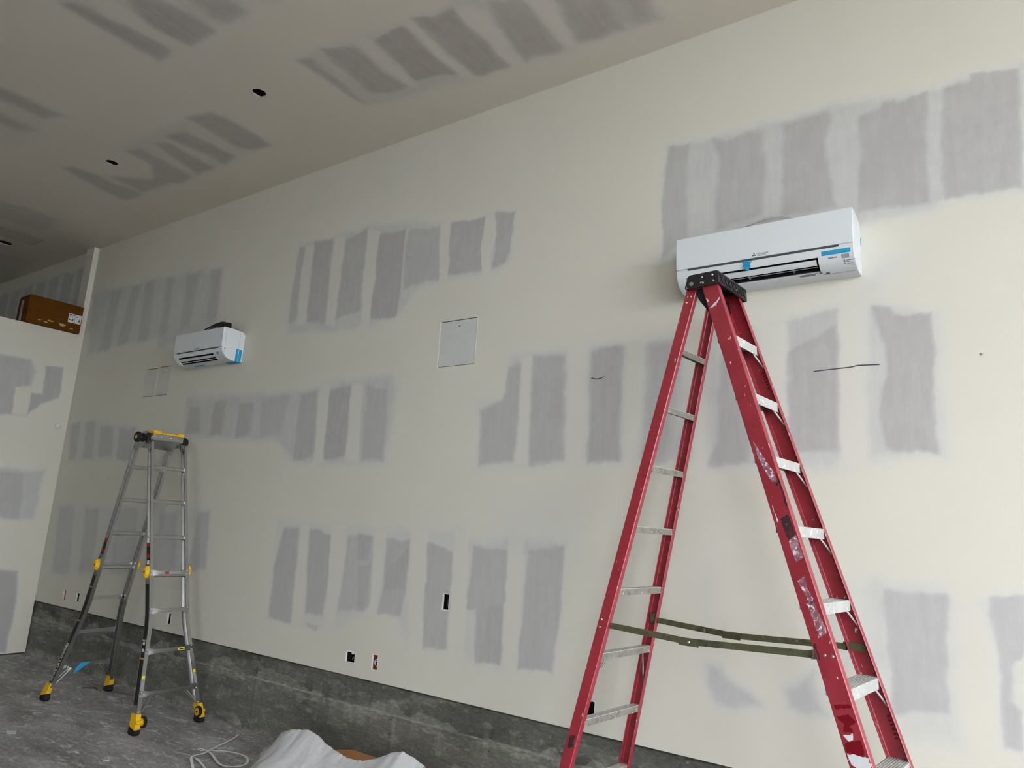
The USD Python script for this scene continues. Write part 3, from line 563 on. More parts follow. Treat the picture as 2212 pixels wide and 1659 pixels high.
mk = MB()                                                        # a felt pen line and small marks on the drywall
def penline(pts, w):
    pts = np.array(pts, float); out = MB()
    for p, r in zip(pts[:-1], pts[1:]):
        d = norm(r - p); n = np.array([-d[1], d[0]]) * w / 2
        out.add(*slab([p - n, r - n, r + n, p + n], (0, -0.0004, 0), (1, 0, 0), (0, 0, 1), 0.0004))
    return out
penline([(-0.815, 2.607), (-0.76, 2.610), (-0.70, 2.613), (-0.64, 2.615), (-0.60, 2.622), (-0.50, 2.618)], 0.006).build('pen_line', wall, 'marker_ink', label='dark felt pen line drawn on the drywall')
penline([(-2.15, 2.668), (-2.105, 2.659), (-2.07, 2.667), (-2.06, 2.672)], 0.007).build('pen_line', wall, 'marker_ink', label='short dark pen mark on the drywall')
part('nail_head', wall, ball((-0.07, -0.001, 2.632), 0.007, 0.5, (0, 1, 0)), 'grey_window')

# far end: partition with a storage loft behind it, and a narrow wing wall above it
DOORWAY = (-3.6, -1.35, 0.012, 2.5)                               # an open doorway into the unlit room under the loft
left = thing('wall_left', 'pale primed partition at the far end with grey bare patches, below the loft', kind='structure')
ys = np.r_[np.arange(-9.0, -1.2, 0.2), np.arange(-1.2, 0.0, 0.012), 0.0]
zs = np.r_[np.arange(0.012, 3.728, 0.014), 3.728]
sheet('drywall', left, ys, zs, lambda a, b: np.stack([np.full_like(a, X_END), a, b], -1), [DOORWAY], (-1, 0, 0), 0.016, PART_BARE, 2, 'primed_drywall')
for y0, y1, z0, z1 in ((-9.0, -3.6, 0.03, 3.58), (-1.35, 0.0, 0.03, 3.58), (-3.6, -1.35, 2.5, 3.58)):
    part('framing', left, box((X_END - 0.196, y0, z0), (X_END - 0.0162, y1, z1)), 'plain_drywall')
part('loft_deck', left, box((-13.0, -9.0, 3.58), (X_END - 0.0162, 0.0, 3.727)), 'plain_drywall', label='flat loft deck behind the partition')
part('wing_wall', left, box((X_END - 0.196, -0.062, 3.728), (X_END, 0.0, H_CEIL)), 'plain_drywall', label='narrow full-height wing wall above the partition')

# ceiling with three round holes cut for lights and an outlined hatch
HOLES = [(-4.567, -1.066, 0.055), (-6.81, -1.08, 0.055), (-10.296, -0.699, 0.085)]
hs = [(x - r, x + r, y - r, y + r) for x, y, r in HOLES]
HATCH = (-10.10, -9.70, -0.94, -0.49)
top = thing('ceiling', 'high primed ceiling with grey bare patches', kind='structure')
xs = np.r_[np.arange(-13, -9.6, 0.05), np.arange(-9.6, -0.6, 0.025), np.arange(-0.6, 4.3, 0.2), 4.3]
ys = np.r_[np.arange(-9.0, -3.4, 0.15), np.arange(-3.4, 0.0, 0.02), 0.0]
sheet('drywall', top, xs, ys, lambda a, b: np.stack([a, b, np.full_like(a, H_CEIL)], -1), hs + [HATCH], (0, 0, 1), 0.016, [(s, k * 1.5, q) for s, k, q in CEIL_BARE], 3, 'primed_ceiling')
for x, y, r in HOLES:                                            # the squares left in the sheet are filled round the round holes
    ang = np.linspace(0, 2 * np.pi, 33)[:-1]; rr = r * 0.96 * (1 + 0.05 * RNG.standard_normal(32))
    ring = np.stack([np.cos(ang) * rr, np.sin(ang) * rr], 1)
    sq = [(c / max(abs(c), abs(s)) * r, s / max(abs(c), abs(s)) * r) for c, s in zip(np.cos(ang), np.sin(ang))]
    v = np.vstack([np.c_[ring, np.zeros(32)], np.c_[sq, np.zeros(32)], np.c_[ring * 1.01, np.full(32, 0.007)]]) + [x, y, H_CEIL]
    f = [[k, (k + 1) % 32, 32 + (k + 1) % 32, 32 + k] for k in range(32)] + [[k, (k + 1) % 32, 64 + (k + 1) % 32, 64 + k] for k in range(32)]
    part('hole_rim', top, (v, np.array(f)), 'hatch_board', smooth=False)
part('roof_slab', top, box((-13.2, -9.2, H_CEIL + 0.2), (5.2, 0.2, H_CEIL + 0.3)), 'plain_drywall')

FLOOR = thing('floor', 'dusty grey trowelled concrete floor slab', kind='structure')
xa, ya = np.r_[np.arange(-9.6, -3.0, 0.03), np.arange(-3.0, 5.3, 0.1)], np.r_[np.arange(-9.2, -2.4, 0.1), np.arange(-2.4, 0.05, 0.03)]
A, B = np.meshgrid(xa, ya, indexing='ij'); P = np.stack([A, B, 0 * A], -1)
z = -0.0035 * meshkit.fbm(P * 2.5, 4, 41)
i, j = np.meshgrid(np.arange(len(xa) - 1), np.arange(len(ya) - 1), indexing='ij'); nb = len(ya)
q = np.stack([i * nb + j, (i + 1) * nb + j, (i + 1) * nb + j + 1, i * nb + j + 1], -1).reshape(-1, 4)
MB().add(np.stack([A, B, z], -1).reshape(-1, 3), q).add(*box((-13, -9.2, -0.2), (5.2, 0.2, -0.012))).build('slab', FLOOR, 'floor_concrete', smooth=True)

# the ends the photograph does not show: open doorways let the daylight in
def wall_with_opening(name, label, lo, hi, axis, o0, o1, oz):
    w = thing(name, label, kind='structure')
    a, b = (1, 0) if axis == 0 else (0, 1)
    def piece(s0, s1, z0, z1):
        l, h = list(lo), list(hi); l[a], h[a], l[2], h[2] = s0, s1, z0, z1
        part('drywall', w, box(l, h), 'unfinished_drywall')
    piece(lo[a], o0, lo[2], hi[2]); piece(o1, hi[a], lo[2], hi[2]); piece(o0, o1, oz, hi[2])
wall_with_opening('wall_right', 'right end wall with a wide open doorway', (4.3, -9.0, 0), (4.5, 0.0, 5.0), 0, -7.6, -0.9, 4.7)
wall_with_opening('wall_front', 'front wall behind the camera with an open doorway', (-13.0, -9.2, 0), (4.5, -9.0, 5.0), 1, 1.5, 4.0, 4.3)
wall_far = part('end_board', left, box((-13.2, -9.2, 0), (-13.0, 0.2, 5.0)), 'plain_drywall')
PAVING = numbered('/World/pavement_outside')
usdkit.mesh(stage, PAVING, box((-40, -60, -0.3), (60, 30, -0.2)), MATS['outside_paving'])
say(stage.GetPrimAtPath(PAVING), 'flat pale paving outside the open doorways', None, None, 'structure')

# ------------------------------------------------------------------ things in the wall and ceiling
def rim(parent, x0, x1, z0, z1, jag=0.0025, width=0.0026, top_jag=0.0):
    """The broken gypsum edge round a hole cut in the drywall."""
    pts = []
    for (ax, az), (bx, bz) in zip([(x0, z0), (x1, z0), (x1, z1), (x0, z1)], [(x1, z0), (x1, z1), (x0, z1), (x0, z0)]):
        n = 9
        for k in range(n):
            t = k / n; pts.append((ax + (bx - ax) * t, az + (bz - az) * t))
    pts = np.array(pts); c = pts.mean(0)
    d = pts - c
    inn = pts - np.sign(d) * 0.0 - d / np.linalg.norm(d, axis=1, keepdims=True) * (np.abs(RNG.standard_normal((len(pts), 1))) * jag * 0.6 + 0.001)
    if top_jag:
        up = pts[:, 1] > z1 - 1e-4
        inn[up, 1] -= RNG.random(up.sum()) * top_jag
    out = pts + d / np.linalg.norm(d, axis=1, keepdims=True) * (width * 0.5 + RNG.random((len(pts), 1)) * width)
    n = len(pts)
    y0, y1 = -0.0012, 0.012
    v = np.vstack([np.c_[inn[:, 0], np.full(n, y0), inn[:, 1]], np.c_[out[:, 0], np.full(n, y0), out[:, 1]],
                   np.c_[inn[:, 0], np.full(n, y1), inn[:, 1]], np.c_[out[:, 0], np.full(n, 0.0), out[:, 1]]])
    f = []
    for k in range(n):
        m = (k + 1) % n
        f += [[k, m, n + m, n + k], [k, 2 * n + k, 2 * n + m, m], [n + k, n + m, 3 * n + m, 3 * n + k]]
    part('torn_edge', parent, (v, np.array(f)), 'gypsum_edge', smooth=False, label='ragged white gypsum edge')

def tub(x0, x1, z0, z1, y0, y1, t=0.002):
    """An open-fronted box."""
    return (MB().add(*box((x0 - t, y0, z0), (x0, y1, z1))).add(*box((x1, y0, z0), (x1 + t, y1, z1))).add(*box((x0 - t, y0, z0 - t), (x1 + t, y1, z0)))
            .add(*box((x0 - t, y0, z1), (x1 + t, y1, z1 + t))).add(*box((x0 - t, y1, z0 - t), (x1 + t, y1 + t, z1 + t))))

BOXINFO = [('box_black', 'single electrical box with black wiring in a tall slot among the grey patches', 'arcs'),
           ('box_black', 'black square wall opening with ragged top edge, just left of the orange box', 'square'),
           ('box_orange', 'orange electrical box with curled blue and white wires, above the concrete', 'coil'),
           ('box_black', 'dark electrical box low on the wall behind the red ladder', 'none'),
           ('box_red', 'small red electrical box nearest the far left corner', 'none'),
           ('box_black', 'small black electrical box beside the red one near the far corner', 'bits'),
           ('box_black', 'small dark electrical box seen between the legs of the silver ladder', 'bits')]
for (x0, x1, z0, z1), (mat, label, wires) in zip(BOXES, BOXINFO):
    cx, cz = (x0 + x1) / 2, (z0 + z1) / 2
    e = thing('electrical_box', label, 'electrical box', (cx, 0, cz), group='electrical boxes along the long wall')
    hx, hz = (x1 - x0) / 2, (z1 - z0) / 2
    tub(-hx - 0.003, hx + 0.003, -hz - 0.003, hz + 0.003, 0.0165, 0.075).build('box_shell', e, mat, smooth=False)
    rim(e, -hx, hx, -hz, hz, top_jag=0.02 if wires == 'square' else 0.0)
    if wires == 'arcs':
        for k, m in ((0.0, 'wire_black'), (0.008, 'wire_black'), (0.015, 'wire_blue')):
            part('wire', e, tube(smoothpath([(-hx + 0.008 + k, 0.03, hz), (-0.006 + k, 0.02, 0.01), (0.008, 0.022, -hz + 0.02), (hx - 0.004, 0.04, -hz + 0.01)], 16), 0.0028, 6), m)
    if wires == 'square':
        part('wire', e, tube([(0.016, 0.03, hz - 0.012), (0.019, 0.028, 0), (0.017, 0.03, -hz + 0.01)], 0.005, 6), 'wire_yellow')
        part('wire', e, tube([(-0.014, 0.04, -hz + 0.01), (-0.008, 0.04, -0.008)], 0.003, 6), 'wire_white')
    if wires == 'coil':
        for k in range(4):
            o = 0.005 * k
            part('wire', e, tube(smoothpath([(hx - 0.012 + o * .4, 0.03, hz - 0.022 - o), (0.002 + o, 0.012, 0.022 - o), (-0.012 + o * .9, 0.006, 0.002), (-0.006 + o, 0.012, -0.018 - o * .5), (0.008 + o * .5, 0.03, -hz + 0.018)], 20), 0.0026, 6),
                 ('wire_blue', 'wire_white', 'wire_blue', 'wire_white')[k])
    if wires == 'bits':
        part('wire', e, tube([(-0.012, 0.03, hz - 0.01), (-0.008, 0.03, -hz + 0.02)], 0.003, 6), 'wire_white' if cx < -7 else 'wire_black')
        part('wire', e, tube([(0.010, 0.03, hz - 0.02), (0.012, 0.03, -hz + 0.02)], 0.003, 6), 'wire_yellow')

# access panels let into the wall
p = thing('access_panel', 'square pale grey access panel set flush in the middle of the wall', 'access panel', ((PANEL[0] + PANEL[1]) / 2, 0, (PANEL[2] + PANEL[3]) / 2), group='access panels in the long wall')
hx, hz = (PANEL[1] - PANEL[0]) / 2, (PANEL[3] - PANEL[2]) / 2
part('panel', p, box((-hx + 0.005, 0.0015, -hz + 0.0045), (hx - 0.0055, 0.014, hz - 0.006), 0.001), 'patch_board')
part('backing_board', p, box((-hx - 0.03, 0.0165, -hz - 0.03), (hx + 0.03, 0.03, hz + 0.03)), 'dark_plastic', label='dark board behind the gap')
part('screw_hole', p, cyl((0.01, 0.0008, hz - 0.05), (0.01, 0.003, hz - 0.05), 0.006, 10), 'grey_print')
part('plaster_bead', p, box((-hx - 0.008, -0.0012, -hz - 0.004), (-hx + 0.002, 0.004, hz)), 'gypsum_edge')
part('plaster_bead', p, box((hx - 0.002, -0.0010, -hz), (hx + 0.006, 0.004, hz)), 'gypsum_edge')
for k, ((x0, x1, z0, z1), lab) in enumerate(zip(PANEL2, ('left half of the faint double access panel below the far air conditioner', 'right half of the faint double access panel below the far air conditioner'))):
    p = thing('access_panel', lab, 'access panel', ((x0 + x1) / 2, 0, (z0 + z1) / 2), group='access panels in the long wall')
    hx, hz = (x1 - x0) / 2, (z1 - z0) / 2
    part('panel', p, box((-hx + 0.002, 0.001, -hz + 0.006), (hx - 0.002, 0.014, hz - 0.007), 0.001), 'patch_grey')
    part('backing_board', p, box((-hx - 0.01, 0.0165, -hz - 0.03), (hx + 0.01, 0.03, hz + 0.03)), 'dark_plastic')
    part('screw_hole', p, cyl((-0.02, 0.0005, hz - 0.06), (-0.02, 0.003, hz - 0.06), 0.006, 8), 'grey_print')

# ceiling: light boxes above the three holes, and the hatch
for (x, y, r), lab in zip(HOLES, ('dark round light opening cut in the ceiling, nearest of the three', 'dark round light opening cut in the ceiling, the middle of the three', 'dark oval light opening at the far left edge of the ceiling')):
    e = thing('ceiling_light_opening', lab, 'ceiling opening', (x, y, H_CEIL), group='light openings in the ceiling')
    n = 24; ang = np.linspace(0, 2 * np.pi, n + 1)[:-1]; rr = r * 1.45
    v = np.vstack([np.c_[np.cos(ang) * rr, np.sin(ang) * rr, np.full(n, 0.0165)], np.c_[np.cos(ang) * rr, np.sin(ang) * rr, np.full(n, 0.12)], [[0, 0, 0.12]]])
    f = [[k, (k + 1) % n, n + (k + 1) % n] for k in range(n)] + [[k, n + (k + 1) % n, n + k] for k in range(n)] + [[n + k, n + (k + 1) % n, 2 * n] for k in range(n)]
    part('light_can', e, (v, np.array(f)), 'box_black')
h = thing('ceiling_hatch', 'flat ceiling hatch outlined by thin dark joints above the loft', 'hatch', ((HATCH[0] + HATCH[1]) / 2, (HATCH[2] + HATCH[3]) / 2, H_CEIL))
hx, hy = (HATCH[1] - HATCH[0]) / 2, (HATCH[3] - HATCH[2]) / 2
part('panel', h, box((-hx + 0.011, -hy + 0.009, 0.001), (hx - 0.011, hy - 0.009, 0.014)), 'hatch_board')
part('frame', h, box((-hx - 0.03, -hy - 0.03, 0.0165), (hx + 0.03, hy + 0.03, 0.03)), 'dark_plastic')

k = thing('wall_knob', 'small round white cap on the partition near the corner', 'knob', (X_END, -0.105, 2.587), group=None)
part('cap', k, ball((0.018, 0, 0), 0.032, 0.8, (1, 0, 0)), 'white_plastic', smooth=True)
part('flange', k, cyl((0.0, 0, 0), (0.008, 0, 0), 0.026, 16), 'white_plastic')

# ------------------------------------------------------------------ wall-mounted air conditioners
def air_conditioner(label, loc, W, near):
    """Local axes: x along the wall, y = 0 at the wall and negative into the room, z up from the underside."""
    t = thing('air_conditioner', label, 'air conditioner', loc, group='air conditioners on the long wall')
    D, H, SEAM = 0.232, 0.295, 0.100
    arc = []                                                       # the side outline from the wall, under and up the front: (depth, z)
    def bez(p0, p1, p2, n): return [tuple((1 - s) ** 2 * np.array(p0) + 2 * s * (1 - s) * np.array(p1) + s * s * np.array(p2)) for s in np.linspace(0, 1, n)]
    low = [(0.0, 0.0), (0.035, -0.004), (0.09, -0.006)] + bez((0.11, -0.004), (0.195, 0.004), (0.220, 0.066), 12) + [(0.226, SEAM - 0.006)]
    topb = [(0.222, SEAM), (0.222, H - 0.010), (0.212, H - 0.002), (0.16, H + 0.002), (0.03, H - 0.006), (0.0, H - 0.030)]
    prof = np.array(low + topb)
    def seg(x0, x1, pr):
        pr = np.asarray(pr, float)
        r = lambda x: np.stack([np.full(len(pr), x), -pr[:, 0], pr[:, 1]], 1)
        return loft([r(x0), r(x1)], pr)
    xo0, xo1 = (0.050 * W if not near else 0.055 * W), 0.815 * W
    ia, ib = 5, 13                                                # the outlet runs along this stretch of the low outline
    lo = np.array(low)
    notch = [tuple(q) for q in lo[:ia + 1]] + [(0.105, 0.062), (0.150, 0.098), (lo[ib][0] - 0.02, lo[ib][1] + 0.018)] + [tuple(q) for q in lo[ib:]]
    mid = np.array(notch + topb)
    m = MB().add(*seg(0.004, xo0, prof)).add(*seg(xo0, xo1, mid)).add(*seg(xo1, W - 0.004, prof))
    body = m.build('body', t, 'white_plastic', 25)
    # end caps stand a little proud and are rounded
    for x0, x1 in ((0.0, 0.010), (W - 0.010, W)):
        c = prof.mean(0); big = c + (prof - c) * 1.006; sm = c + (prof - c) * 0.985
        xs = (x0, x0 + 0.003, x1) if x0 == 0 else (x0, x1 - 0.003, x1)
        prs = (sm, big, big) if x0 == 0 else (big, big, sm)
        part('end_cap', t, loft([np.stack([np.full(len(q), x), -q[:, 0], q[:, 1]], 1) for x, q in zip(xs, prs)], prof), 'white_plastic', 25)
    # dark lining of the outlet
    ln = np.array([(lo[ia][0] + 0.003, lo[ia][1] + 0.008), (0.108, 0.060), (0.150, 0.094), (lo[ib][0] - 0.016, lo[ib][1] + 0.010)])
    a = np.stack([np.full(4, xo0 + 0.001), -ln[:, 0], ln[:, 1]], 1); b = a + [xo1 - xo0 - 0.002, 0, 0]
    v = np.vstack([a, b]); f = [[k, k + 1, k + 5, k + 4] for k in range(3)]
    lin_ = MB().add(v, np.array(f)).add(a, np.array([[0, 1, 2], [0, 2, 3]])).add(b, np.array([[0, 1, 2], [0, 2, 3]]))
    part('outlet_lining', t, lin_.mesh(), 'box_black', smooth=False, label='black air outlet')
    def slat(s0, s1, off, x0, x1, th, name):
        """A vane following the outline between the fractions s0 and s1 of the outlet, set in by off."""
        P = lo[ia:ib + 1]; s = np.r_[0, np.cumsum(np.linalg.norm(np.diff(P, axis=0), axis=1))]; s /= s[-1]
        q = np.stack([np.interp(np.linspace(s0, s1, 7), s, P[:, c]) for c in (0, 1)], 1)
        tg = np.gradient(q, axis=0); nn = np.stack([-tg[:, 1], tg[:, 0]], 1); nn /= np.linalg.norm(nn, axis=1, keepdims=True)
        o = q + nn * off; i = o + nn * th
        pr = np.vstack([o, i[::-1]])
        part(name, t, loft([np.stack([np.full(len(pr), x), -pr[:, 0], pr[:, 1]], 1) for x in (x0, x1)], pr), 'white_plastic', 40)
    slat(0.50, 0.86 if near else 0.80, 0.007, xo0 + 0.012, xo1 - 0.010, 0.006, 'vane')
    if not near: slat(0.20, 0.27, 0.010, xo0 + 0.012, xo1 - 0.016, 0.004, 'vane')
    else: slat(0.06, 0.10, 0.030, xo0 + 0.012, xo1 - 0.016, 0.003, 'vane')
    for k in range(3 if near else 1):
        xk = xo0 + (xo1 - xo0) * (0.15 + 0.33 * k)
        part('vane_bracket', t, box((xk - 0.004, -0.165, 0.022), (xk + 0.004, -0.125, 0.034)), 'grey_window')
    # front panel above the seam
    fp = np.array([(0.222, SEAM + 0.005), (0.2325, SEAM + 0.005), (0.2325, H - 0.012), (0.2285, H - 0.002), (0.220, H + 0.002), (0.214, H + 0.001), (0.222, H - 0.008)])
    part('front_panel', t, seg(0.002, W - 0.002, fp), 'white_plastic', 25)
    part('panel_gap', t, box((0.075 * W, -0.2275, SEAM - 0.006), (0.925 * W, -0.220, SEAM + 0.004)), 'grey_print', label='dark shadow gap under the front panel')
    part('top_grille', t, MB().add(*box((0.25 * W, -0.185, H - 0.01), (0.80 * W, -0.03, H + 0.0035))).mesh(), 'box_black', label='black intake grille on the top')
    # maker's mark: three diamonds and two short lines of letters
    fx, fz, s = (0.475 * W, SEAM + 0.016, 0.0062) if near else (0.455 * W, SEAM + 0.014, 0.0062)
    mk_ = MB()
    for ang in (90, 210, 330):
        d = np.array([math.cos(math.radians(ang)), math.sin(math.radians(ang))]); n = np.array([-d[1], d[0]])
        mk_.add(*slab([np.zeros(2), d * s + n * s * 0.58, d * 2 * s, d * s - n * s * 0.58], (fx, -0.2326, fz + s * 0.8), (1, 0, 0), (0, 0, 1), 0.0004))
    mk_.build('logo', t, 'grey_print', False)
    tx = MB().add(*lettering('MITSUBISHI', 0.0068, (fx + 0.017, -0.2326, fz + 0.004), (1, 0, 0), (0, 0, 1))).add(*lettering('ELECTRIC', 0.0068, (fx + 0.017, -0.2326, fz - 0.005), (1, 0, 0), (0, 0, 1)))
    tx.build('logo_lettering', t, 'grey_print', False)
    # points on the curved lower front: fraction along it -> position and slope
    P = lo[2:]; sl = np.r_[0, np.cumsum(np.linalg.norm(np.diff(P, axis=0), axis=1))]; sl /= sl[-1]
    def on(sf):
        p0 = np.array([np.interp(sf, sl, P[:, c]) for c in (0, 1)]); p1 = np.array([np.interp(min(sf + .02, 1), sl, P[:, c]) for c in (0, 1)]); p2 = np.array([np.interp(max(sf - .02, 0), sl, P[:, c]) for c in (0, 1)])
        tg = norm(p1 - p2); return np.array([0, -p0[0], p0[1]]), np.array([0, -tg[0], tg[1]])
    def decal(x0, x1, s0, s1, mat, name, n=6, th=0.0006, label=None):
        """A sticker that bends round the curved lower front."""
        o, i = [], []
        for sf in np.linspace(s0, s1, n):
            q, tg = on(sf); nn = np.array([0, -tg[2], tg[1]]); nn = nn if nn[1] < 0 else -nn
            o.append(q + nn * (th + 0.0006)); i.append(q + nn * 0.0001)
        pr = np.array(o + i[::-1])
        part(name, t, loft([pr + [x, 0, 0] for x in (x0, x1)], pr[:, 1:]), mat, 40, label)
    if near:
        decal(0.836 * W, 0.982 * W, 0.805, 0.925, 'blue_tape', 'blue_tape', label='strip of blue masking tape over the display')
        decal(0.935 * W, 0.973 * W, 0.66, 0.775, 'grey_window', 'display_window')
        decal(0.823 * W, 0.988 * W, 0.10, 0.12, 'grey_window', 'seam_line')
        q, tg = on(0.70); part('print', t, lettering('INVERTER', 0.0060, q + [0.868 * W, -0.0008, 0], (1, 0, 0), tg, bold=True), 'grey_print', False)
        for sf, w in ((0.585, .04), (0.535, .02), (0.47, .03)):
            q, tg = on(sf); part('indicator', t, slab([(0, 0), (.005, 0), (.005, .005), (0, .005)], q + [0.943 * W, -0.0004, 0], (1, 0, 0), tg, 0.0008), 'grey_print', False)
            part('print', t, slab([(0.012, 0), (0.012 + w, 0), (0.012 + w, .0025), (0.012, .0025)], q + [0.943 * W, -0.0004, 0], (1, 0, 0), tg, 0.0006), 'grey_print', False)
        q, tg = on(0.155)
        rng = np.random.default_rng(3)
        pt = MB()
        for row in range(4):
            x = 0.0
            while x < (0.075 if row else 0.095):
                w = 0.003 + rng.random() * 0.008
                pt.add(*slab([(x, 0), (x + w, 0), (x + w, 0.0028), (x, 0.0028)], q + tg * 0.0065 * (3 - row) - [0, 0.0006, 0.0012] + [0.700 * W, 0, 0], (1, 0, 0), tg, 0.0008)); x += w + 0.0025
        pt.add(*slab([(0.128, 0), (0.146, 0), (0.146, 0.012), (0.128, 0.012)], q - [0, 0.0006, 0.0012] + [0.700 * W, 0, 0], (1, 0, 0), tg, 0.0008))
        pt.add(*slab([(0.106 + 0.008 * math.cos(a), 0.018 + 0.006 * math.sin(a)) for a in np.linspace(0, 6.28, 13)[:-1]], q - [0, 0.0006, 0.0012] + [0.700 * W, 0, 0], (1, 0, 0), tg, 0.0008))
        pt.build('rating_print', t, 'grey_print', False, label='small rows of rating print')
        # a folded scrap of blue tape holding the vane
        q, tg = on(0.93); nn = np.array([0, -1, 0.1])
        sc = [(-0.030, 0.030), (0.012, 0.034), (0.020, 0.022), (0.046, 0.018), (0.030, 0.000), (0.034, -0.018), (0.020, -0.046), (-0.012, -0.040), (-0.016, -0.016), (-0.034, -0.010), (-0.022, 0.008)]
        sc = [(x * 0.62, z * 0.72) for x, z in sc]
        O = q + [0.430 * W, -0.006, -0.008]
        part('blue_tape', t, slab(sc, O, (1, 0, 0), (0, -0.05, 1), 0.0012), 'blue_tape', label='crumpled star-shaped scrap of blue tape over the louvre')
        part('blue_tape', t, slab([(-0.014, 0.003), (0.028, 0.012), (0.013, -0.008)], O + [0, -0.004, 0], (1, 0, 0), (0, -0.4, 1), 0.0012), 'blue_tape')
        part('blue_tape', t, box((W - 0.001, -0.014, 0.17), (W + 0.0012, -0.002, 0.21)), 'blue_tape')
    else:
        for y0, y1 in ((-0.078, -0.050), (-0.045, -0.016)):
            part('blue_tape', t, MB().add(*box((W - 0.001, y0, -0.006), (W + 0.0016, y1, 0.115))).add(*box((W - 0.16, y0, -0.0085), (W + 0.0016, y1, -0.005))).mesh(), 'blue_tape', label='strip of blue tape folded round the lower edge')
        part('blue_tape', t, box((0.22 * W, -0.10, -0.0085), (0.40 * W, -0.075, -0.005)), 'blue_tape')
        decal(0.88 * W, 0.925 * W, 0.70, 0.82, 'grey_window', 'display_window')
        part('side_seam', t, box((W - 0.001, -0.2005, 0.02), (W + 0.0006, -0.199, H - 0.01)), 'grey_window'); part('side_seam', t, box((W - 0.001, -0.0525, 0.12), (W + 0.0006, -0.0512, H - 0.02)), 'grey_window')
        part('screw', t, ball((W, -0.195, 0.092), 0.006, 0.4, (1, 0, 0)), 'grey_print')
        for z in (0.103, 0.058):
            q = (0.03 * W, -0.233 if z > .08 else -0.222, z)
            part('clip', t, ball(q, 0.008, 0.7, (0, 1, 0)), 'white_plastic')
    return t

air_conditioner('large white wall-mounted air conditioner above the red ladder with blue tape on its front', (-1.495, 0, 3.100), 0.932, True)
air_conditioner('smaller white wall-mounted air conditioner high on the wall above the silver ladder', (-6.742, 0, 3.100), 0.812, False)

def crumpled(name, label, loc, span, peak, depth, mat, seed, dark=None):
    """An arched scrap of packing film lying on top of an air conditioner."""
    nx, ny = 46, 14
    u, w = np.meshgrid(np.linspace(0, 1, nx), np.linspace(0, 1, ny), indexing='ij')
    P = np.stack([u * 7, w * 3, np.full_like(u, seed)], -1)
    arch = np.sin(np.pi * u) ** 0.7 * (0.55 + 0.45 * np.sin(np.pi * (u * 1.1 + 0.1)))
    z = peak * arch * (0.25 + 0.75 * w) + 0.016 * (meshkit.fbm(P * 2, 4, seed) - 0.5) * (0.3 + w) + 0.004
    y = -depth * (1 - w) + 0.02 * (meshkit.fbm(P * 1.5, 3, seed + 4) - 0.5)
    x = span * u + 0.01 * (meshkit.fbm(P * 2.5, 3, seed + 7) - 0.5)
    V = np.stack([x, np.minimum(y, -0.006), np.maximum(z, 0.003)], -1).reshape(-1, 3)
    i, j = np.meshgrid(np.arange(nx - 1), np.arange(ny - 1), indexing='ij')
    q = np.stack([i * ny + j, (i + 1) * ny + j, (i + 1) * ny + j + 1, i * ny + j + 1], -1).reshape(-1, 4)
    t = thing(name, label, 'plastic film', loc)
    part('film', t, (V, q), mat, smooth=50)
    if dark:
        part('inner_sheet', t, dark, 'box_black', smooth=False, label='dark sheet under the film')
    return t
sh = MB().add(*slab([(0.02, 0.0), (0.50, 0.0), (0.50, 0.010), (0.40, 0.024), (0.2, 0.016), (0.06, 0.008)], (0, -0.10, 0.002), (1, 0, 0), (0, 0, 1), 0.003)).mesh()
crumpled('packing_film', 'crumpled clear packing film on top of the large air conditioner', (-1.235, -0.055, 3.3985), 0.52, 0.105, 0.12, 'clear_film', 5, None)
sh = MB().add(*slab([(0.03, 0.0), (0.56, 0.0), (0.55, 0.060), (0.40, 0.095), (0.28, 0.088), (0.12, 0.055)], (0, -0.075, 0.002), (1, 0, 0), (0, 0, 1), 0.003)).mesh()
crumpled('packing_film', 'torn grey film and dark sheet bulging on top of the far air conditioner', (-6.54, -0.050, 3.3985), 0.60, 0.135, 0.10, 'clear_film', 9, sh)

# ------------------------------------------------------------------ carton on the loft
L_, Dp, Hh = 0.585, 0.300, 0.338
t = thing('cardboard_box', 'long dusty brown cardboard box lying on the loft ledge', 'box', (-9.2500, -0.080, 3.7285), 0.0)
ang = -2.0
bx = stage.GetPrimAtPath(t); UsdGeom.Xformable(bx).AddRotateZOp().Set(ang)
w = MB().add(*hull([(x, y, z) for x in (-Dp, 0.0) for y in (-L_, 0.0) for z in (0.006, Hh - 0.006)] + [(x, y, z) for x in (-Dp + .006, -0.006) for y in (-L_ + .006, -0.006) for z in (0, Hh)]))
w.build('body', t, 'carton', 20)
part('flap', t, MB().add(*hull([(-Dp + .004, -L_ - 0.004, 0.01), (-0.004, -L_ - 0.004, 0.01), (-Dp * .45, -L_ - 0.016, Hh * 0.55), (-0.004, -L_ - 0.005, Hh - 0.02), (-Dp + .004, -L_ - 0.005, Hh - 0.03), (-Dp + .004, -L_, 0.01), (-0.004, -L_, Hh - 0.02)])).mesh(), 'carton', 20)
part('packing_tape', t, box((-Dp * 0.5 - 0.03, -L_ - 0.0175, 0.02), (-Dp * 0.5 + 0.03, -L_ - 0.012, Hh - 0.06)), 'clear_film')
part('label', t, box((0.0, -0.150, 0.115), (0.001, -0.006, 0.225)), 'sticker_white', label='white shipping label')
lb = MB()
for (y0, y1, z0, z1) in ((-.142, -.082, .207, .217), (-.146, -.128, .143, .160), (-.125, -.108, .143, .150), (-.100, -.092, .135, .172), (-.078, -.075, .118, .222), (-.06, -.028, .15, .154), (-.03, -.022, .135, .172), (-.06, -.05, .19, .2), (-.14, -.1, .18, .183), (-.14, -.09, .19, .193)):
    lb.add(*box((0.001, y0, z0), (0.0016, y1, z1)))
lb.build('label_print', t, 'black_print', False)
sm = MB()
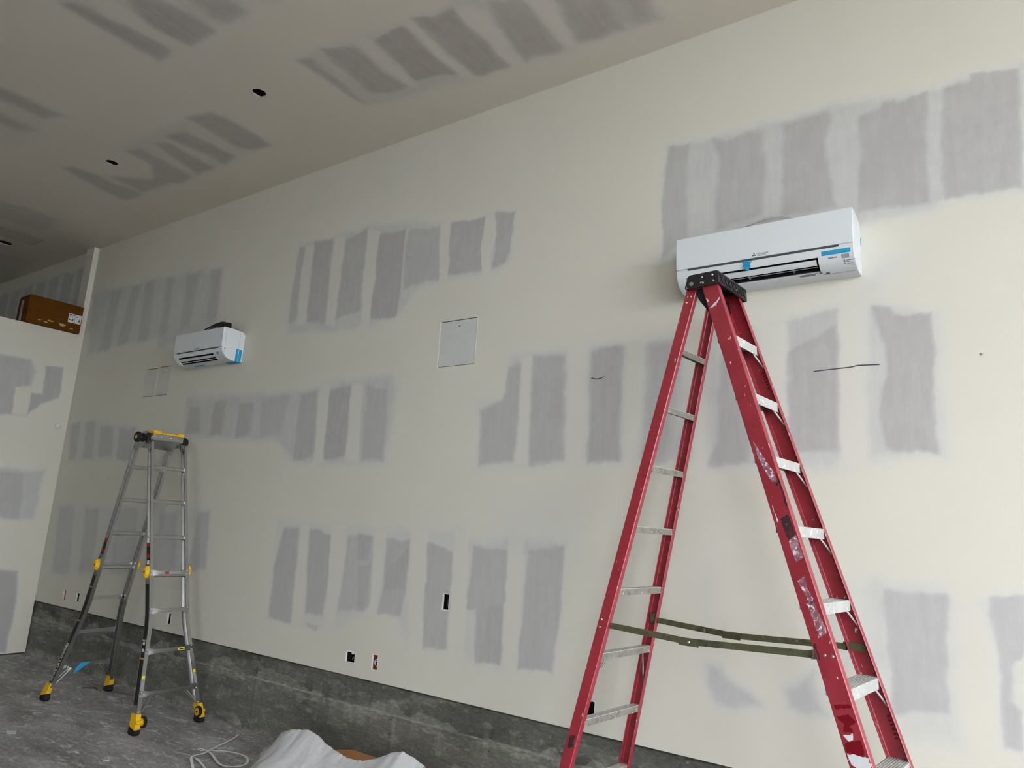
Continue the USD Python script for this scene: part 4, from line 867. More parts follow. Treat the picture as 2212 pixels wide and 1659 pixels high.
for y, z, a, b in ((-.33, .075, .03, .012), (-.38, .05, .02, .01), (-.20, .06, .035, .024), (-.45, .06, .02, .008), (-.10, .04, .02, .008)):
    sm.add(*slab([(a * math.cos(q) * (1 + .3 * math.sin(3 * q)), b * math.sin(q) * (1 + .3 * math.cos(2 * q))) for q in np.linspace(0, 6.28, 14)[:-1]], (0.0, y, z), (0, 1, 0), (0, 0, 1), 0.0008))
sm.build('scuff', t, 'residue_brown', False)

# ------------------------------------------------------------------ on the floor
t = thing('cardboard_sheet', 'brown cardboard sheet leaning at the foot of the wall behind the white foam sheet', 'cardboard', (-3.40, -0.17, 0))
part('sheet', t, hull([(-0.62, -0.115, 0.000), (0.60, -0.115, 0.000), (0.60, 0.110, 0.115), (-0.50, 0.110, 0.118), (-0.62, 0.085, 0.100), (-0.62, -0.118, 0.006), (0.60, -0.118, 0.006), (0.60, 0.104, 0.122), (-0.50, 0.104, 0.125), (-0.62, 0.080, 0.106)]), 'carton_inside', False)
part('fold', t, hull([(-0.40, 0.112, 0.114), (0.60, 0.112, 0.112), (0.60, 0.135, 0.060), (-0.40, 0.135, 0.062), (-0.40, 0.118, 0.118), (0.60, 0.118, 0.116)]), 'carton_inside', False)

def foam():
    """A crumpled thin foam sheet on the floor: ridge heights along x taken along its crest line, creased by sharp folds."""
    nx, ny = 260, 120
    sx = np.array([-0.60, -0.50, -0.43, -0.35, -0.29, -0.18, -0.04, 0.06, 0.14, 0.26, 0.385, 0.50, 0.60, 0.70, 0.78, 0.86, 0.95])
    sz = np.array([0.02, 0.03, 0.060, 0.18, 0.300, 0.345, 0.367, 0.352, 0.330, 0.312, 0.296, 0.310, 0.341, 0.388, 0.411, 0.398, 0.370])
    u, w = np.meshgrid(np.linspace(0, 1, nx), np.linspace(0, 1, ny), indexing='ij')
    x = -0.60 + 1.55 * u
    crest = np.interp(x, sx, sz)
    c = 0.60
    front = np.clip(w / c, 0, 1); back = np.clip((1 - w) / (1 - c), 0, 1)
    prof = np.where(w < c, front ** 0.85, back ** 0.8)
    side = np.clip(np.abs(w - c) * 3.0, 0, 1)
    yy = -0.62 + 0.74 * w
    rng = np.random.default_rng(12)
    z = 0.004 + crest * prof; dy = 0.0
    for k in range(9):                                            # creases: triangular folds in many directions
        lam = (0.42, 0.34, 0.27, 0.21, 0.17, 0.13, 0.10, 0.075, 0.06)[k]
        a = rng.uniform(-0.9, 0.9) if k else 0.5
        ph = (x * math.cos(a) + yy * math.sin(a)) / lam + rng.random() + 0.25 * meshkit.noise(np.stack([x * 3, yy * 3, 0 * x + k], -1), 40 + k)
        tri = np.abs((ph % 1.0) * 2 - 1)
        on = np.clip((meshkit.noise(np.stack([x * 4, yy * 4, 0 * x + k * 2.2], -1), 60 + k) - 0.30) * 3, 0, 1)
        z -= lam * 0.17 * (1 - tri) * prof * side * on
        dy = dy + lam * 0.10 * (tri - 0.5) * side * on
    z -= 0.010 * np.abs(meshkit.noise(np.stack([x * 30, yy * 24, 0 * x], -1), 77) - 0.5) * prof
    y = yy + dy + 0.02 * np.sin(x * 7 + w * 3)
    y += np.exp(-((x + 0.40) / 0.10) ** 2) * 0.18 * (1 - w)
    return np.stack([x, np.minimum(y, 0.118), np.maximum(z, 0.005)], -1), nx, ny
V, nx, ny = foam()
i, j = np.meshgrid(np.arange(nx - 1), np.arange(ny - 1), indexing='ij')
q = np.stack([i * ny + j, (i + 1) * ny + j, (i + 1) * ny + j + 1, i * ny + j + 1], -1).reshape(-1, 4)
t = thing('foam_sheet', 'crumpled white foam packing sheet on the floor at the foot of the wall', 'packing sheet', (-3.75, -0.42, 0))
part('sheet', t, (V.reshape(-1, 3), q), 'foam_sheet', smooth=28)
fl = np.array([(-0.56, -0.10, 0.105), (-0.44, -0.02, 0.19), (-0.34, -0.06, 0.26), (-0.35, -0.12, 0.24), (-0.44, -0.19, 0.09)])
part('torn_corner', t, hull(np.vstack([fl, fl + [0.004, -0.006, 0.004]])), 'foam_sheet', smooth=40)

def ribbon(pts, w, th=0.0012):
    """A flat packing strap lying along the points."""
    pts = np.asarray(pts, float); tg = np.gradient(pts, axis=0); tg /= np.linalg.norm(tg, axis=1, keepdims=True)
    up = np.array([0, 0, 1.0]); side = np.cross(tg, up); side /= np.linalg.norm(side, axis=1, keepdims=True)
    rings = [np.array([p - s * w / 2, p + s * w / 2, p + s * w / 2 + [0, 0, th], p - s * w / 2 + [0, 0, th]]) for p, s in zip(pts, side)]
    return loft(rings, np.array([(0, 0), (1, 0), (1, 1), (0, 1)]))
t = thing('packing_strap', 'loose white plastic packing strap looped on the floor', 'strap', (0, 0, 0))
part('strap', t, ribbon(smoothpath([(-5.06, -0.16, 0.012), (-4.95, -0.33, 0.014), (-4.87, -0.50, 0.016), (-4.81, -0.64, 0.020), (-4.80, -0.70, 0.024), (-4.72, -0.76, 0.022), (-4.58, -0.83, 0.010), (-4.40, -0.90, 0.004)], 50), 0.017), 'strap_white', 40)
part('strap', t, ribbon(smoothpath([(-4.98, -0.54, 0.003), (-4.83, -0.55, 0.008), (-4.62, -0.63, 0.012), (-4.46, -0.64, 0.016), (-4.40, -0.58, 0.024), (-4.46, -0.50, 0.030), (-4.62, -0.47, 0.030), (-4.80, -0.53, 0.024), (-4.90, -0.58, 0.012)], 60), 0.018), 'strap_white', 40)
part('strap', t, ribbon(smoothpath([(-4.79, -0.68, 0.004), (-4.65, -0.72, 0.004), (-4.50, -0.78, 0.004)], 12), 0.015), 'strap_white', 40)

def scrap(x, y, r, seed):
    rng = np.random.default_rng(seed)
    pts = [(x + r * (1 + .5 * rng.standard_normal() * .5) * math.cos(a) * 1.3, y + r * (1 + .3 * rng.standard_normal()) * math.sin(a)) for a in np.linspace(0, 6.28, 9)[:-1]]
    return slab(pts, (0, 0, 0.0), (1, 0, 0), (0, 1, 0), 0.004)
single('plaster_scrap', scrap(-6.235, -1.28, 0.035, 3), 'white_paint', 'flat white scrap of plaster on the floor at the left edge', 'debris', 'plaster scraps on the floor', smooth=False)
single('plaster_scrap', scrap(-5.16, -1.11, 0.016, 5), 'white_paint', 'tiny white scrap of plaster on bare floor in front of the silver ladder', 'debris', 'plaster scraps on the floor', smooth=False)
single('twig', tube([(-7.28, -0.30, 0.004), (-7.20, -0.22, 0.006), (-7.12, -0.24, 0.004)], 0.004, 6), 'box_black', 'thin dark wire offcut on the floor beneath the silver ladder', 'debris')

# ------------------------------------------------------------------ red step ladder, ten feet tall, in its own axes:
# x from the rear legs towards the steps, y across (near side negative), z up
RL = thing('step_ladder', 'tall red fibreglass step ladder with a worn black top cap and paint-splashed aluminium steps', 'ladder', (-1.160, -0.5183, 0), math.degrees(-0.1077))
TOPZ, STEP = 2.94, 0.2912
def lean(z): return -0.0692 * (TOPZ - z)                            # the ladder leans slightly sideways
def fr(z, s): d = TOPZ - z; return np.array([0.0241 + 0.3444 * d, s * (0.1428 + 0.0427 * d) + lean(z), z])      # middle of the front rail's outer face
def rr(z, s): d = TOPZ - z; return np.array([-(0.0684 + 0.1979 * d), s * (0.1273 + 0.0654 * d) + lean(z), z])   # and of the rear rail's
def channel(w, fl, t, lip=0.0):
    """A C section: web of width w along the first axis, flanges fl deep along the second."""
    h = w / 2
    return [(-h + .003, 0), (h - .003, 0), (h, .003), (h, fl - .002), (h - .002, fl), (h - t + .001, fl), (h - t, fl - .002), (h - t, t + .003), (h - t - .003, t),
            (-h + t + .003, t), (-h + t, t + .003), (-h + t, fl - .002), (-h + t - .001, fl), (-h + .002, fl), (-h, fl - .002), (-h, .003)]
def rail_axes(f, s):
    d = norm(f(2.9, s) - f(0.0, s)); n = np.array([0, -s, 0.0]); n = norm(n - (n @ d) * d); w = norm(np.cross(n, d)); w = w if w[0] > 0 else -w
    return d, w, n
for s, f, wd, fl, nm in ((-1, fr, 0.079, 0.034, 'front_rail'), (1, fr, 0.079, 0.034, 'front_rail'), (-1, rr, 0.055, 0.030, 'rear_rail'), (1, rr, 0.055, 0.030, 'rear_rail')):
    d, w, n = rail_axes(f, s)
    part(nm, RL, prism(channel(wd, fl, 0.0045), f(0, s), None, f(2.96, s), w, n, 0.012, 2.955 if f is fr else 2.935), 'red_fibreglass', 25)
    b = f(0.03, s)
    part('foot_pad', RL, box(b + [-wd * 0.62, -0.004 if s < 0 else -0.036, -0.03], b + [wd * 0.62, 0.036 if s < 0 else 0.004, 0.035], 0.004), 'black_rubber')

# steps: ribbed treads with a front lip, hung between the front rails
for k in range(1, 10):
    z = TOPZ - STEP * (10 - k)
    yc = lean(z); wi = fr(z, 1)[1] - yc - 0.0050
    cx = fr(z, 1)[0]
    st = MB().add(*box((cx - 0.040, yc - wi, z - 0.003), (cx + 0.040, yc + wi, z)))
    for q in np.linspace(-0.034, 0.034, 8):
        st.add(*box((cx + q - 0.0022, yc - wi, z), (cx + q + 0.0022, yc + wi, z + 0.0022)))
    st.add(*box((cx + 0.037, yc - wi, z - 0.042), (cx + 0.0405, yc + wi, z + 0.0015))).add(*box((cx - 0.0405, yc - wi, z - 0.030), (cx - 0.037, yc + wi, z)))
    path = part('step', RL, st.mesh(), 'worn_aluminium', False)
    for s in (-1, 1):                                              # knee braces from the step down to the rail
        part('knee_brace', RL, tube([(cx + 0.033, yc + s * (wi - 0.055), z - 0.040), tuple(fr(z - 0.105, s) + [0.030, -s * 0.008, 0])], 0.0042, 6), 'worn_aluminium')
# rungs of the rear section: shelf-shaped bars
for k in range(1, 9 + 1):
    z = TOPZ - STEP * (10 - k) - 0.0343
    yc = lean(z); wi = rr(z, 1)[1] - yc - 0.004
    cx = rr(z, 1)[0]
    g = MB().add(*box((cx - 0.020, yc - wi, z - 0.002), (cx + 0.022, yc + wi, z + 0.0012)))
    g.add(*box((cx + 0.019, yc - wi, z - 0.027), (cx + 0.0225, yc + wi, z))).add(*box((cx - 0.020, yc - wi, z - 0.016), (cx - 0.0175, yc + wi, z)))
    for q in (-0.012, -0.002, 0.008):
        g.add(*box((cx + q - 0.002, yc - wi, z), (cx + q + 0.002, yc + wi, z + 0.0028)))
    rg = part('rung', RL, g.mesh(), 'worn_rung', False)
    part('tread', rg, box((cx - 0.0205, yc - wi + 0.004, z + 0.0010), (cx + 0.0228, yc + wi - 0.004, z + 0.0034)), 'worn_aluminium', False, label='pale worn top of the rung')
    if k in (1, 2, 4):
        for s in (-1, 1):
            part('knee_brace', RL, tube([(cx + 0.012, yc + s * (wi - 0.080), z - 0.014), tuple(rr(z - 0.175, s) + [0.012, -s * 0.008, 0])], 0.0048, 6), 'worn_rung')

# spreaders: two hinged olive bars on each side
def flatbar(P, Q, h, t):
    P, Q = np.asarray(P, float), np.asarray(Q, float); d = norm(Q - P); up = norm(np.array([0, 0, 1.0]) - d[2] * d)
    return prism([(-h / 2, -t / 2), (h / 2, -t / 2), (h / 2, t / 2), (-h / 2, t / 2)], P, None, Q, up, np.cross(d, up))
for s in (-1, 1):
    A, B = rr(1.29, s) + [0.004, -s * 0.016, 0], fr(1.30, s) + [-0.050, -s * 0.016, -0.004]
    M = (A + B) / 2 * 1.0 + (B - A) * -0.05 + [0, 0, -0.022 if s < 0 else -0.024]
    sp = part('spreader', RL, MB().add(*flatbar(A + [0, 0, 0], M + norm(B - A) * 0.03, 0.0265, 0.004)).add(*flatbar(M - norm(B - A) * 0.03 + [0, -s * 0.0042, 0], B + [0, -s * 0.0042, 0], 0.0265, 0.004)).mesh(), 'olive_steel', False, label='hinged olive green spreader bar')
    part('hinge_plate', sp, flatbar(M - norm(B - A) * 0.045 + [0, s * 0.0032, 0], M + norm(B - A) * 0.045 + [0, s * 0.0032, 0], 0.033, 0.003), 'olive_steel', False)
    part('rivet', sp, ball(M + [0, s * 0.006, 0], 0.0065, 0.5, (0, 1, 0)), 'bright_steel')
    b0 = fr(1.30, s)
    part('spreader_bracket', RL, MB().add(*box(b0 + [-0.052, -s * 0.004, -0.018], b0 + [0.032, -s * 0.010, 0.014])).add(*box(b0 + [-0.058, -s * 0.008, -0.020], b0 + [-0.046, -s * 0.022, 0.014])).mesh(), 'olive_steel', False)
    c0 = rr(1.29, s)
    part('spreader_bracket', RL, box(c0 + [-0.012, -s * 0.004, -0.020], c0 + [0.022, -s * 0.020, 0.030], 0.003), 'olive_steel', False)
    for q in (-0.005, 0.024):
        part('rivet', RL, ball(fr(1.301, s) + [q, s * 0.001, 0.001], 0.0068, 0.55, (0, 1, 0)), 'bright_steel')
    for q in (1.312, 1.278):
        part('rivet', RL, ball(rr(q, s) + [-0.012, s * 0.001, 0], 0.0062, 0.55, (0, 1, 0)), 'bright_steel')
    for q, dx in ((2.885, 0.006), (2.855, -0.010)):
        part('rivet', RL, ball(rr(q, s) + [dx, s * 0.001, 0], 0.0062, 0.55, (0, 1, 0)), 'bright_steel')

# the cap: a hollow black moulding with an embossed front
CZ0, CZ1 = 2.916, 2.990
YN, YF = 0.155, 0.174
cx0, cx1 = -0.093, 0.084                                         # at the lower edge
tx0, tx1 = -0.074, 0.076                                         # at the top
cap = MB()
outer_b = [(cx0, -YN), (cx1, -YN), (cx1, YF), (cx0, YF)]
th = 0.005
cap.add(*hull([(tx0, -YN + .008, CZ1), (tx1, -YN + .008, CZ1), (tx1, YF - .008, CZ1), (tx0, YF - .008, CZ1), (tx0 - .004, -YN + .004, CZ1 - 0.006), (tx1 + .003, -YN + .004, CZ1 - 0.006), (tx1 + .003, YF - .004, CZ1 - 0.006), (tx0 - .004, YF - .004, CZ1 - 0.006)]))
for s, Y in ((-1, YN), (1, YF)):                                  # side skirts with rounded lower corners
    pr = [(cx0 + .008, CZ0), (cx1 - .004, CZ0 + .004), (cx1, CZ0 + .010), (tx1 + .004, CZ1 - .008), (tx1 - .004, CZ1 - .001), (tx0 + .006, CZ1 - .001), (tx0 - .005, CZ1 - .008), (cx0 - .002, CZ0 + .014), (cx0 - .001, CZ0 + .005)]
    cap.add(*slab(pr, (0, s * Y, 0), (1, 0, 0), (0, 0, 1), 0.0 if s > 0 else th * 0 + 0.001, th))
for xa, xb, in ((cx1, tx1 + .003), (cx0, tx0 - .003)):            # front and back skirts
    o = th if xa > 0 else -th
    cap.add(*hull([(xa, y, CZ0 + .004) for y in (-YN + .001, YF - .001)] + [(xa - o, y, CZ0 + .004) for y in (-YN + .001, YF - .001)] + [(xb, y, CZ1 - .006) for y in (-YN + .003, YF - .003)] + [(xb - o, y, CZ1 - .006) for y in (-YN + .003, YF - .003)]))
capm = part('top_cap', RL, cap.mesh(), 'cap_plastic', 30, label='scuffed black plastic top cap')
lat = MB()                                                       # raised lattice on the front skirt
F0, F1 = np.array([cx1, 0, CZ0 + .006]), np.array([tx1 + .003, 0, CZ1 - .008])
upv = F1 - F0; L0 = np.linalg.norm(upv); upv = upv / L0
def bar2(y0, z0, y1, z1, wdt=0.0045):
    p, q = np.array([y0, z0]), np.array([y1, z1]); d = norm(q - p); n = np.array([-d[1], d[0]]) * wdt / 2
    lat.add(*slab([p - n, q - n, q + n, p + n], F0, (0, 1, 0), upv, 0.004))
for y in np.linspace(-0.140, 0.118, 7):
    bar2(y, 0.002, y + 0.044, L0 - 0.002); bar2(y + 0.044, 0.002, y, L0 - 0.002)
bar2(-0.150, 0.003, 0.168, 0.003, 0.006); bar2(-0.150, L0 - 0.002, 0.168, L0 - 0.002, 0.006)
part('front_lattice', capm, lat.mesh(), 'cap_plastic', False)
for x, z in ((-0.060, 2.942), (-0.004, 2.968), (0.050, 2.970), (0.000, 2.938), (0.056, 2.940)):
    part('rivet', capm, ball((x, -YN - 0.001, z), 0.0058 if x > -.05 else 0.008, 0.45, (0, 1, 0)), 'bright_steel')
part('hinge_bolt', capm, cyl((-0.060, -YN - 0.004, 2.942), (-0.060, -YN, 2.942), 0.011, 16), 'worn_rung')
part('gusset', RL, MB().add(*slab([(-0.060, 2.92), (0.010, 2.92), (0.030, 2.80), (0.022, 2.79), (-0.030, 2.86)], (0, -0.125, 0), (1, 0, 0), (0, 0, 1), 0.004)).mesh(), 'black_rubber', False)
part('gusset', RL, MB().add(*slab([(-0.060, 2.92), (0.010, 2.92), (0.030, 2.80), (0.022, 2.79), (-0.030, 2.86)], (0, 0.125, 0), (1, 0, 0), (0, 0, 1), 0.004)).mesh(), 'black_rubber', False)

# worn stickers, paint and stains on the near front rail: along = height z, across = -1 (rear edge) .. 1 (front edge)
_, WN, NN = rail_axes(fr, -1)
DN = norm(fr(2.9, -1) - fr(0, -1))
def on_rail(pts, mat, name, label=None, f=fr, half=0.0395, lift=0.0006, seed=None):
    d, w, n = rail_axes(f, -1)
    P = np.array([[x * half, (z - pts[0][1]) / d[2]] for x, z in pts])
    if seed is not None:                                          # ragged outline
        rng = np.random.default_rng(seed); Q = []
        for a, b in zip(P, np.roll(P, -1, 0)):
            k = max(2, int(np.linalg.norm(b - a) / 0.008))
            for t in np.arange(k) / k: Q.append(a + (b - a) * t + rng.standard_normal(2) * 0.0014)
        P = np.array(Q); P[:, 0] = np.clip(P[:, 0], -half + 0.0015, half - 0.0015)
        if not Polygon(P).is_valid:
            g = Polygon(P).buffer(0); g = max(g.geoms, key=lambda q: q.area) if hasattr(g, 'geoms') else g; P = np.array(g.exterior.coords)[:-1]
    O = f(pts[0][1], -1)
    if np.dot(np.cross(w, d), -n) < 0: P = P[:, ::-1]; U, V = d, w
    else: U, V = w, d
    part(name, RL, slab(P, O, U, V, lift), mat, False, label)
on_rail([(-.55, 2.14), (-.25, 2.10), (.25, 2.03), (.62, 1.985), (.55, 1.945), (.05, 1.955), (-.35, 2.02), (-.6, 2.08)], 'residue', 'sticker_residue', 'torn white remains of an oval sticker', seed=1)
on_rail([(.35, 1.955), (.60, 1.95), (.62, 1.935), (.42, 1.932)], 'dark_residue', 'stain', seed=2)
on_rail([(.70, 1.985), (.92, 1.96), (.95, 1.88), (.85, 1.825), (.68, 1.85), (.80, 1.91)], 'dark_residue', 'stain', seed=3)
on_rail([(-.72, 1.905), (-.62, 1.87), (-.55, 1.80), (-.64, 1.795), (-.68, 1.86)], 'white_paint', 'paint_drip', seed=4)
on_rail([(-.30, 1.805), (.70, 1.815), (.80, 1.735), (-.10, 1.718)], 'dark_residue', 'sticker_residue', 'dark scuffed patch of an old sticker', seed=5)
on_rail([(-.15, 1.715), (.80, 1.730), (.85, 1.645), (-.05, 1.632)], 'residue', 'sticker_residue', seed=6)
on_rail([(-.50, 1.568), (.35, 1.578), (.30, 1.53), (.55, 1.49), (.05, 1.475), (-.20, 1.52)], 'residue', 'sticker_residue', seed=7)
on_rail([(-.30, 1.485), (.40, 1.488), (.82, 1.39), (.70, 1.372), (-.05, 1.365), (-.20, 1.43)], 'residue', 'sticker_residue', seed=8)
on_rail([(-.80, 1.345), (-.60, 1.348), (-.62, 1.29), (-.78, 1.292)], 'dark_residue', 'stain', seed=9)
on_rail([(-.70, 1.145), (.80, 1.140), (.82, 1.128), (-.65, 1.132)], 'drip_red', 'stain', seed=10)
on_rail([(-.75, 1.108), (.30, 1.112), (.80, 1.085), (.20, 1.075), (.35, 1.055), (-.60, 1.06), (-.30, 1.085)], 'drip_red', 'stain', seed=11)
on_rail([(-.70, 1.050), (.20, 1.052), (.10, 1.032), (-.35, 1.028)], 'white_paint', 'paint_splash', seed=12)
on_rail([(-.85, 1.028), (.70, 1.030), (.60, 0.978), (-.80, 1.000)], 'drip_red', 'stain', seed=13)
on_rail([(-.88, 0.998), (-.30, 0.992), (.90, 0.976), (.92, 0.955), (.55, 0.930), (-.20, 0.945), (-.75, 0.962)], 'white_paint', 'paint_splash', 'broad splash of white paint', seed=14)
on_rail([(-.80, 2.812), (.0, 2.822), (.75, 2.838), (.75, 2.831), (.10, 2.815), (.08, 2.803), (-.04, 2.805), (-.05, 2.812), (-.78, 2.806)], 'white_paint', 'paint_drip', seed=15)
on_rail([(-.88, 2.868), (-.70, 2.852), (-.72, 2.842), (-.86, 2.846)], 'white_paint', 'paint_drip', seed=16)
on_rail([(-.5, 0.80), (.45, 0.81), (.55, 0.76), (-.35, 0.745)], 'dark_residue', 'stain', f=rr, half=0.0275, seed=17)
d_, w_, n_ = rail_axes(fr, 1)                                     # rows of small moulded marks inside the far front rail
for z in (2.52, 1.05):
    O = fr(z, 1) + n_ * 0.0047 + w_ * 0.010
    mm = MB()
    for k in range(6):
        mm.add(*slab([(0.016 * k, 0), (0.016 * k + 0.009, 0), (0.016 * k + 0.009, 0.012), (0.016 * k, 0.012)], O, -d_, w_, 0.0006, 0.0002))
    part('moulded_mark', RL, mm.mesh(), 'drip_red', False, kind='stuff')

# ------------------------------------------------------------------ silver multi-position ladder, standing as an A-frame
# x from the far pair of legs towards the near pair, y across (camera side negative), z up
GL = thing('multi_position_ladder', 'folding aluminium multi-position ladder with yellow locks and feet standing open near the far corner', 'ladder', (-6.323, -0.440, 0), math.degrees(0.019))
SL = 0.2715
ZK = 0.79                                                         # where the lower rails flare
def gx(z, s): return s * (0.722 - SL * z)                          # middle of the rails; s = 1 near pair, -1 far pair
def gy(z): return 0.160 if z >= ZK else 0.160 + (ZK - z) / (ZK - 0.05) * 0.106
def gp(z, s, t): return np.array([gx(z, s), t * gy(z), z])
def rect(w, h, r=0.003):
    return [(-w / 2 + r, -h / 2), (w / 2 - r, -h / 2), (w / 2, -h / 2 + r), (w / 2, h / 2 - r), (w / 2 - r, h / 2), (-w / 2 + r, h / 2), (-w / 2, h / 2 - r), (-w / 2, -h / 2 + r)]
def hsec(w, h, fl, web, off=0.0):
    """An H section: two flanges fl thick across the width w, joined by a web."""
    a, b = off - web / 2, off + web / 2
    return [(-w / 2, -h / 2), (w / 2, -h / 2), (w / 2, -h / 2 + fl), (b, -h / 2 + fl), (b, h / 2 - fl), (w / 2, h / 2 - fl), (w / 2, h / 2), (-w / 2, h / 2), (-w / 2, h / 2 - fl), (a, h / 2 - fl), (a, -h / 2 + fl), (-w / 2, -h / 2 + fl)]
def gloft(zs, s, t, w, h, dy=0.0, du=0.0, prof=None):
    pr = np.array(prof or rect(w, h)); rings = []
    for z in zs:
        c = gp(z, s, t) + [du, t * dy, 0]
        rings.append(np.stack([c[0] + pr[:, 1], c[1] + pr[:, 0], np.full(len(pr), z)], 1))
    return loft(rings, pr)
for s in (1, -1):
    for t in (-1, 1):
        part('inner_rail', GL, gloft([0.88, 2.27], s, t, 0.024, 0.056, -0.002, prof=hsec(0.026, 0.058, 0.006, 0.005)), 'aluminium', 25)
        part('rail_end', GL, gloft([0.868, 0.884], s, t, 0.026, 0.058, -0.002), 'black_rubber', 25)
        zk = [1.235, ZK + 0.09, ZK + 0.045, ZK, ZK - 0.045, ZK - 0.09, 0.11]
        pr = np.array([(x * 1.0, y) for x, y in [(-0.0155, -0.032), (0.0155, -0.032), (0.0155, 0.032), (-0.0155, 0.032), (-0.0155, 0.025), (0.0105, 0.025), (0.0105, -0.025), (-0.0155, -0.025)]]) * [t, 1]; rings = []
        for z in zk:                                               # a soft bend at the flare
            a, b = gp(z + 0.05, s, t), gp(z - 0.05, s, t); c = (a + b) / 2 if abs(z - ZK) < 0.1 else gp(z, s, t)
            rings.append(np.stack([c[0] + pr[:, 1], c[1] + pr[:, 0], np.full(len(pr), z)], 1))
        # an open channel on the inside: three walls
        for lo_, hi_ in ((0, 1),):
            part('outer_rail', GL, loft(rings, pr), 'aluminium', 25)
        # black decals down the outer face
        if t == -1:
            def side(z0, z1, mat, name, wd=0.048, label=None, lift=0.0012):
                zs_ = [z for z in zk if z1 < z < z0]; zs_ = [z0] + zs_ + [z1]
                o, i = [], []
                for z in zs_:
                    a, b = gp(z + 0.05, s, t), gp(z - 0.05, s, t); c = (a + b) / 2 if abs(z - ZK) < 0.1 else gp(z, s, t)
                    o.append(c + [0, t * (0.0155), 0])
                q = np.array([(-wd / 2, 0), (wd / 2, 0), (wd / 2, -lift), (-wd / 2, -lift)])
                part(name, GL, loft([np.stack([p[0] + q[:, 0], p[1] + q[:, 1], np.full(4, p[2])], 1) for p in o], q), mat, False, label)
            side(1.08, 0.20 if s > 0 else 0.155, 'black_decal', 'side_decal', label='long black decal on the outside of the leg')
            for z in ((0.985, 0.69, 0.47) if s < 0 else (0.66, 0.53)):
                side(z, z - 0.012, 'yellow_print', 'decal_stripe', lift=0.002)
            # upper red and black decal on the inner rail
            for z0, z1, mt in ((1.40, 1.27, 'black_decal'), (1.405, 1.375, 'red_decal'), (1.315, 1.285, 'red_decal')):
                a = gp(z0, s, t) + [0, t * 0.0105, 0]; b = gp(z1, s, t) + [0, t * 0.0105, 0]
                q = np.array([(-0.020, 0), (0.020, 0), (0.020, -0.0012 if mt == 'black_decal' else -0.0018), (-0.020, -0.0012 if mt == 'black_decal' else -0.0018)])
                part('rail_decal', GL, loft([np.stack([p[0] + q[:, 0], p[1] + q[:, 1], np.full(4, p[2])], 1) for p in (a, b)], q), mt, False)
            if s < 0:
                P0, P1 = gp(0.165, s, t), gp(0.455, s, t); d = norm(P1 - P0)
                U = d; V = norm(np.array([-1.0, 0, 0]) - (-d[0]) * d)
                part('rail_lettering', GL, lettering('GORILLA', 0.027, P0 + [0, -0.0186, 0] - V * 0.012, U, V, 0.0006, True), 'sticker_white', False, label='white word on the black decal')
                part('rail_lettering', GL, lettering('LADDERS', 0.027, P0 + d * 0.172 + [0, -0.0186, 0] - V * 0.012, U, V, 0.0006, True), 'sticker_white', False)
                O = P0 + d * 0.148 + [0, -0.0186, 0]
                part('rail_emblem', GL, slab([(-.012, -.010), (-.004, -.013), (0, -.005), (.004, -.013), (.012, -.010), (.010, .006), (0, .013), (-.010, .006)], O, U, V, 0.0008), 'yellow_sticker', False, label='small yellow emblem')
            else:
                for z in (0.63, 0.58):
                    part('decal_symbol', GL, cyl(gp(z, s, t) + [0, -0.0155, 0], gp(z, s, t) + [0, -0.0180, 0], 0.015, 16), 'sticker_white', False)
        # feet
        f0 = gp(0.10, s, t); f1 = gp(0.0, s, t)
        boot = hull([f0 + [a, b, 0.045] for a in (-.036, .036) for b in (-.019, .019)] + [f1 + [a, b, 0.055] for a in (-.038, .038) for b in (-.021, .021)] + [f1 + [s * 0.036, b, 0.030] for b in (-.021, .021)])
        ft = part('foot', GL, boot, 'yellow_plastic', 20, label='yellow foot with a black rubber sole')
        part('sole', ft, hull([f1 + [a, b, 0.060 if a * s < 0 else 0.040] for a in (-.040, .040) for b in (-.023, .023)] + [f1 + [a * 1.0, b, 0.014] for a in (-.043, .043) for b in (-.024, .024)] + [f1 + [a * .8, b * .8, 0.0] for a in (-.042, .042) for b in (-.024, .024)]), 'black_rubber', 20)
        if s > 0:                                                  # wheels on the inner sides of the near feet
            w0 = f1 + [0.035, -t * 0.030, 0.092]; w1 = w0 + [0, -t * 0.024, 0]
            wh = part('wheel', GL, cyl(w0, w1, 0.042, 24, ch=0.005), 'black_rubber', 30)
            part('hub', wh, cyl(w0 - [0, -t * 0.001, 0], w1 + [0, -t * 0.0015, 0], 0.029, 20), 'yellow_plastic')
            part('hub_cap', wh, cyl(w1, w1 + [0, -t * 0.004, 0], 0.009, 12), 'black_rubber')
            for a in np.arange(10) * 0.628:
                part('spoke_slot', wh, box(w1 + [0.019 * math.cos(a) - .0025, -0.001, 0.019 * math.sin(a) - .0025], w1 + [0.019 * math.cos(a) + .0025, -t * 0.0024, 0.019 * math.sin(a) + .0025]), 'black_rubber', False)
            part('axle_housing', wh, cyl(f1 + [0.030, t * 0.015, 0.092], w0, 0.014, 14), 'yellow_plastic')
        # yellow locks
        c = gp(1.175, s, t) + [0, t * 0.020, 0]
        octa = [(0.034 * math.cos(a), 0.052 * math.sin(a)) for a in np.arange(8) * math.pi / 4 + math.pi / 8]
        rings = [np.stack([c[0] + np.array(octa)[:, 0] * k, np.full(8, c[1] + t * o), c[2] + np.array(octa)[:, 1] * k], 1) for k, o in ((0.9, -0.008), (1.0, 0.0), (1.0, 0.012), (0.66, 0.026))]
        lk = part('lock_knob', GL, loft(rings, np.array(octa)), 'yellow_plastic', 20, label='yellow octagonal lock knob')
        part('bolt', lk, cyl(c + [0, t * 0.024, 0], c + [0, t * 0.029, 0], 0.006, 10), 'black_rubber')
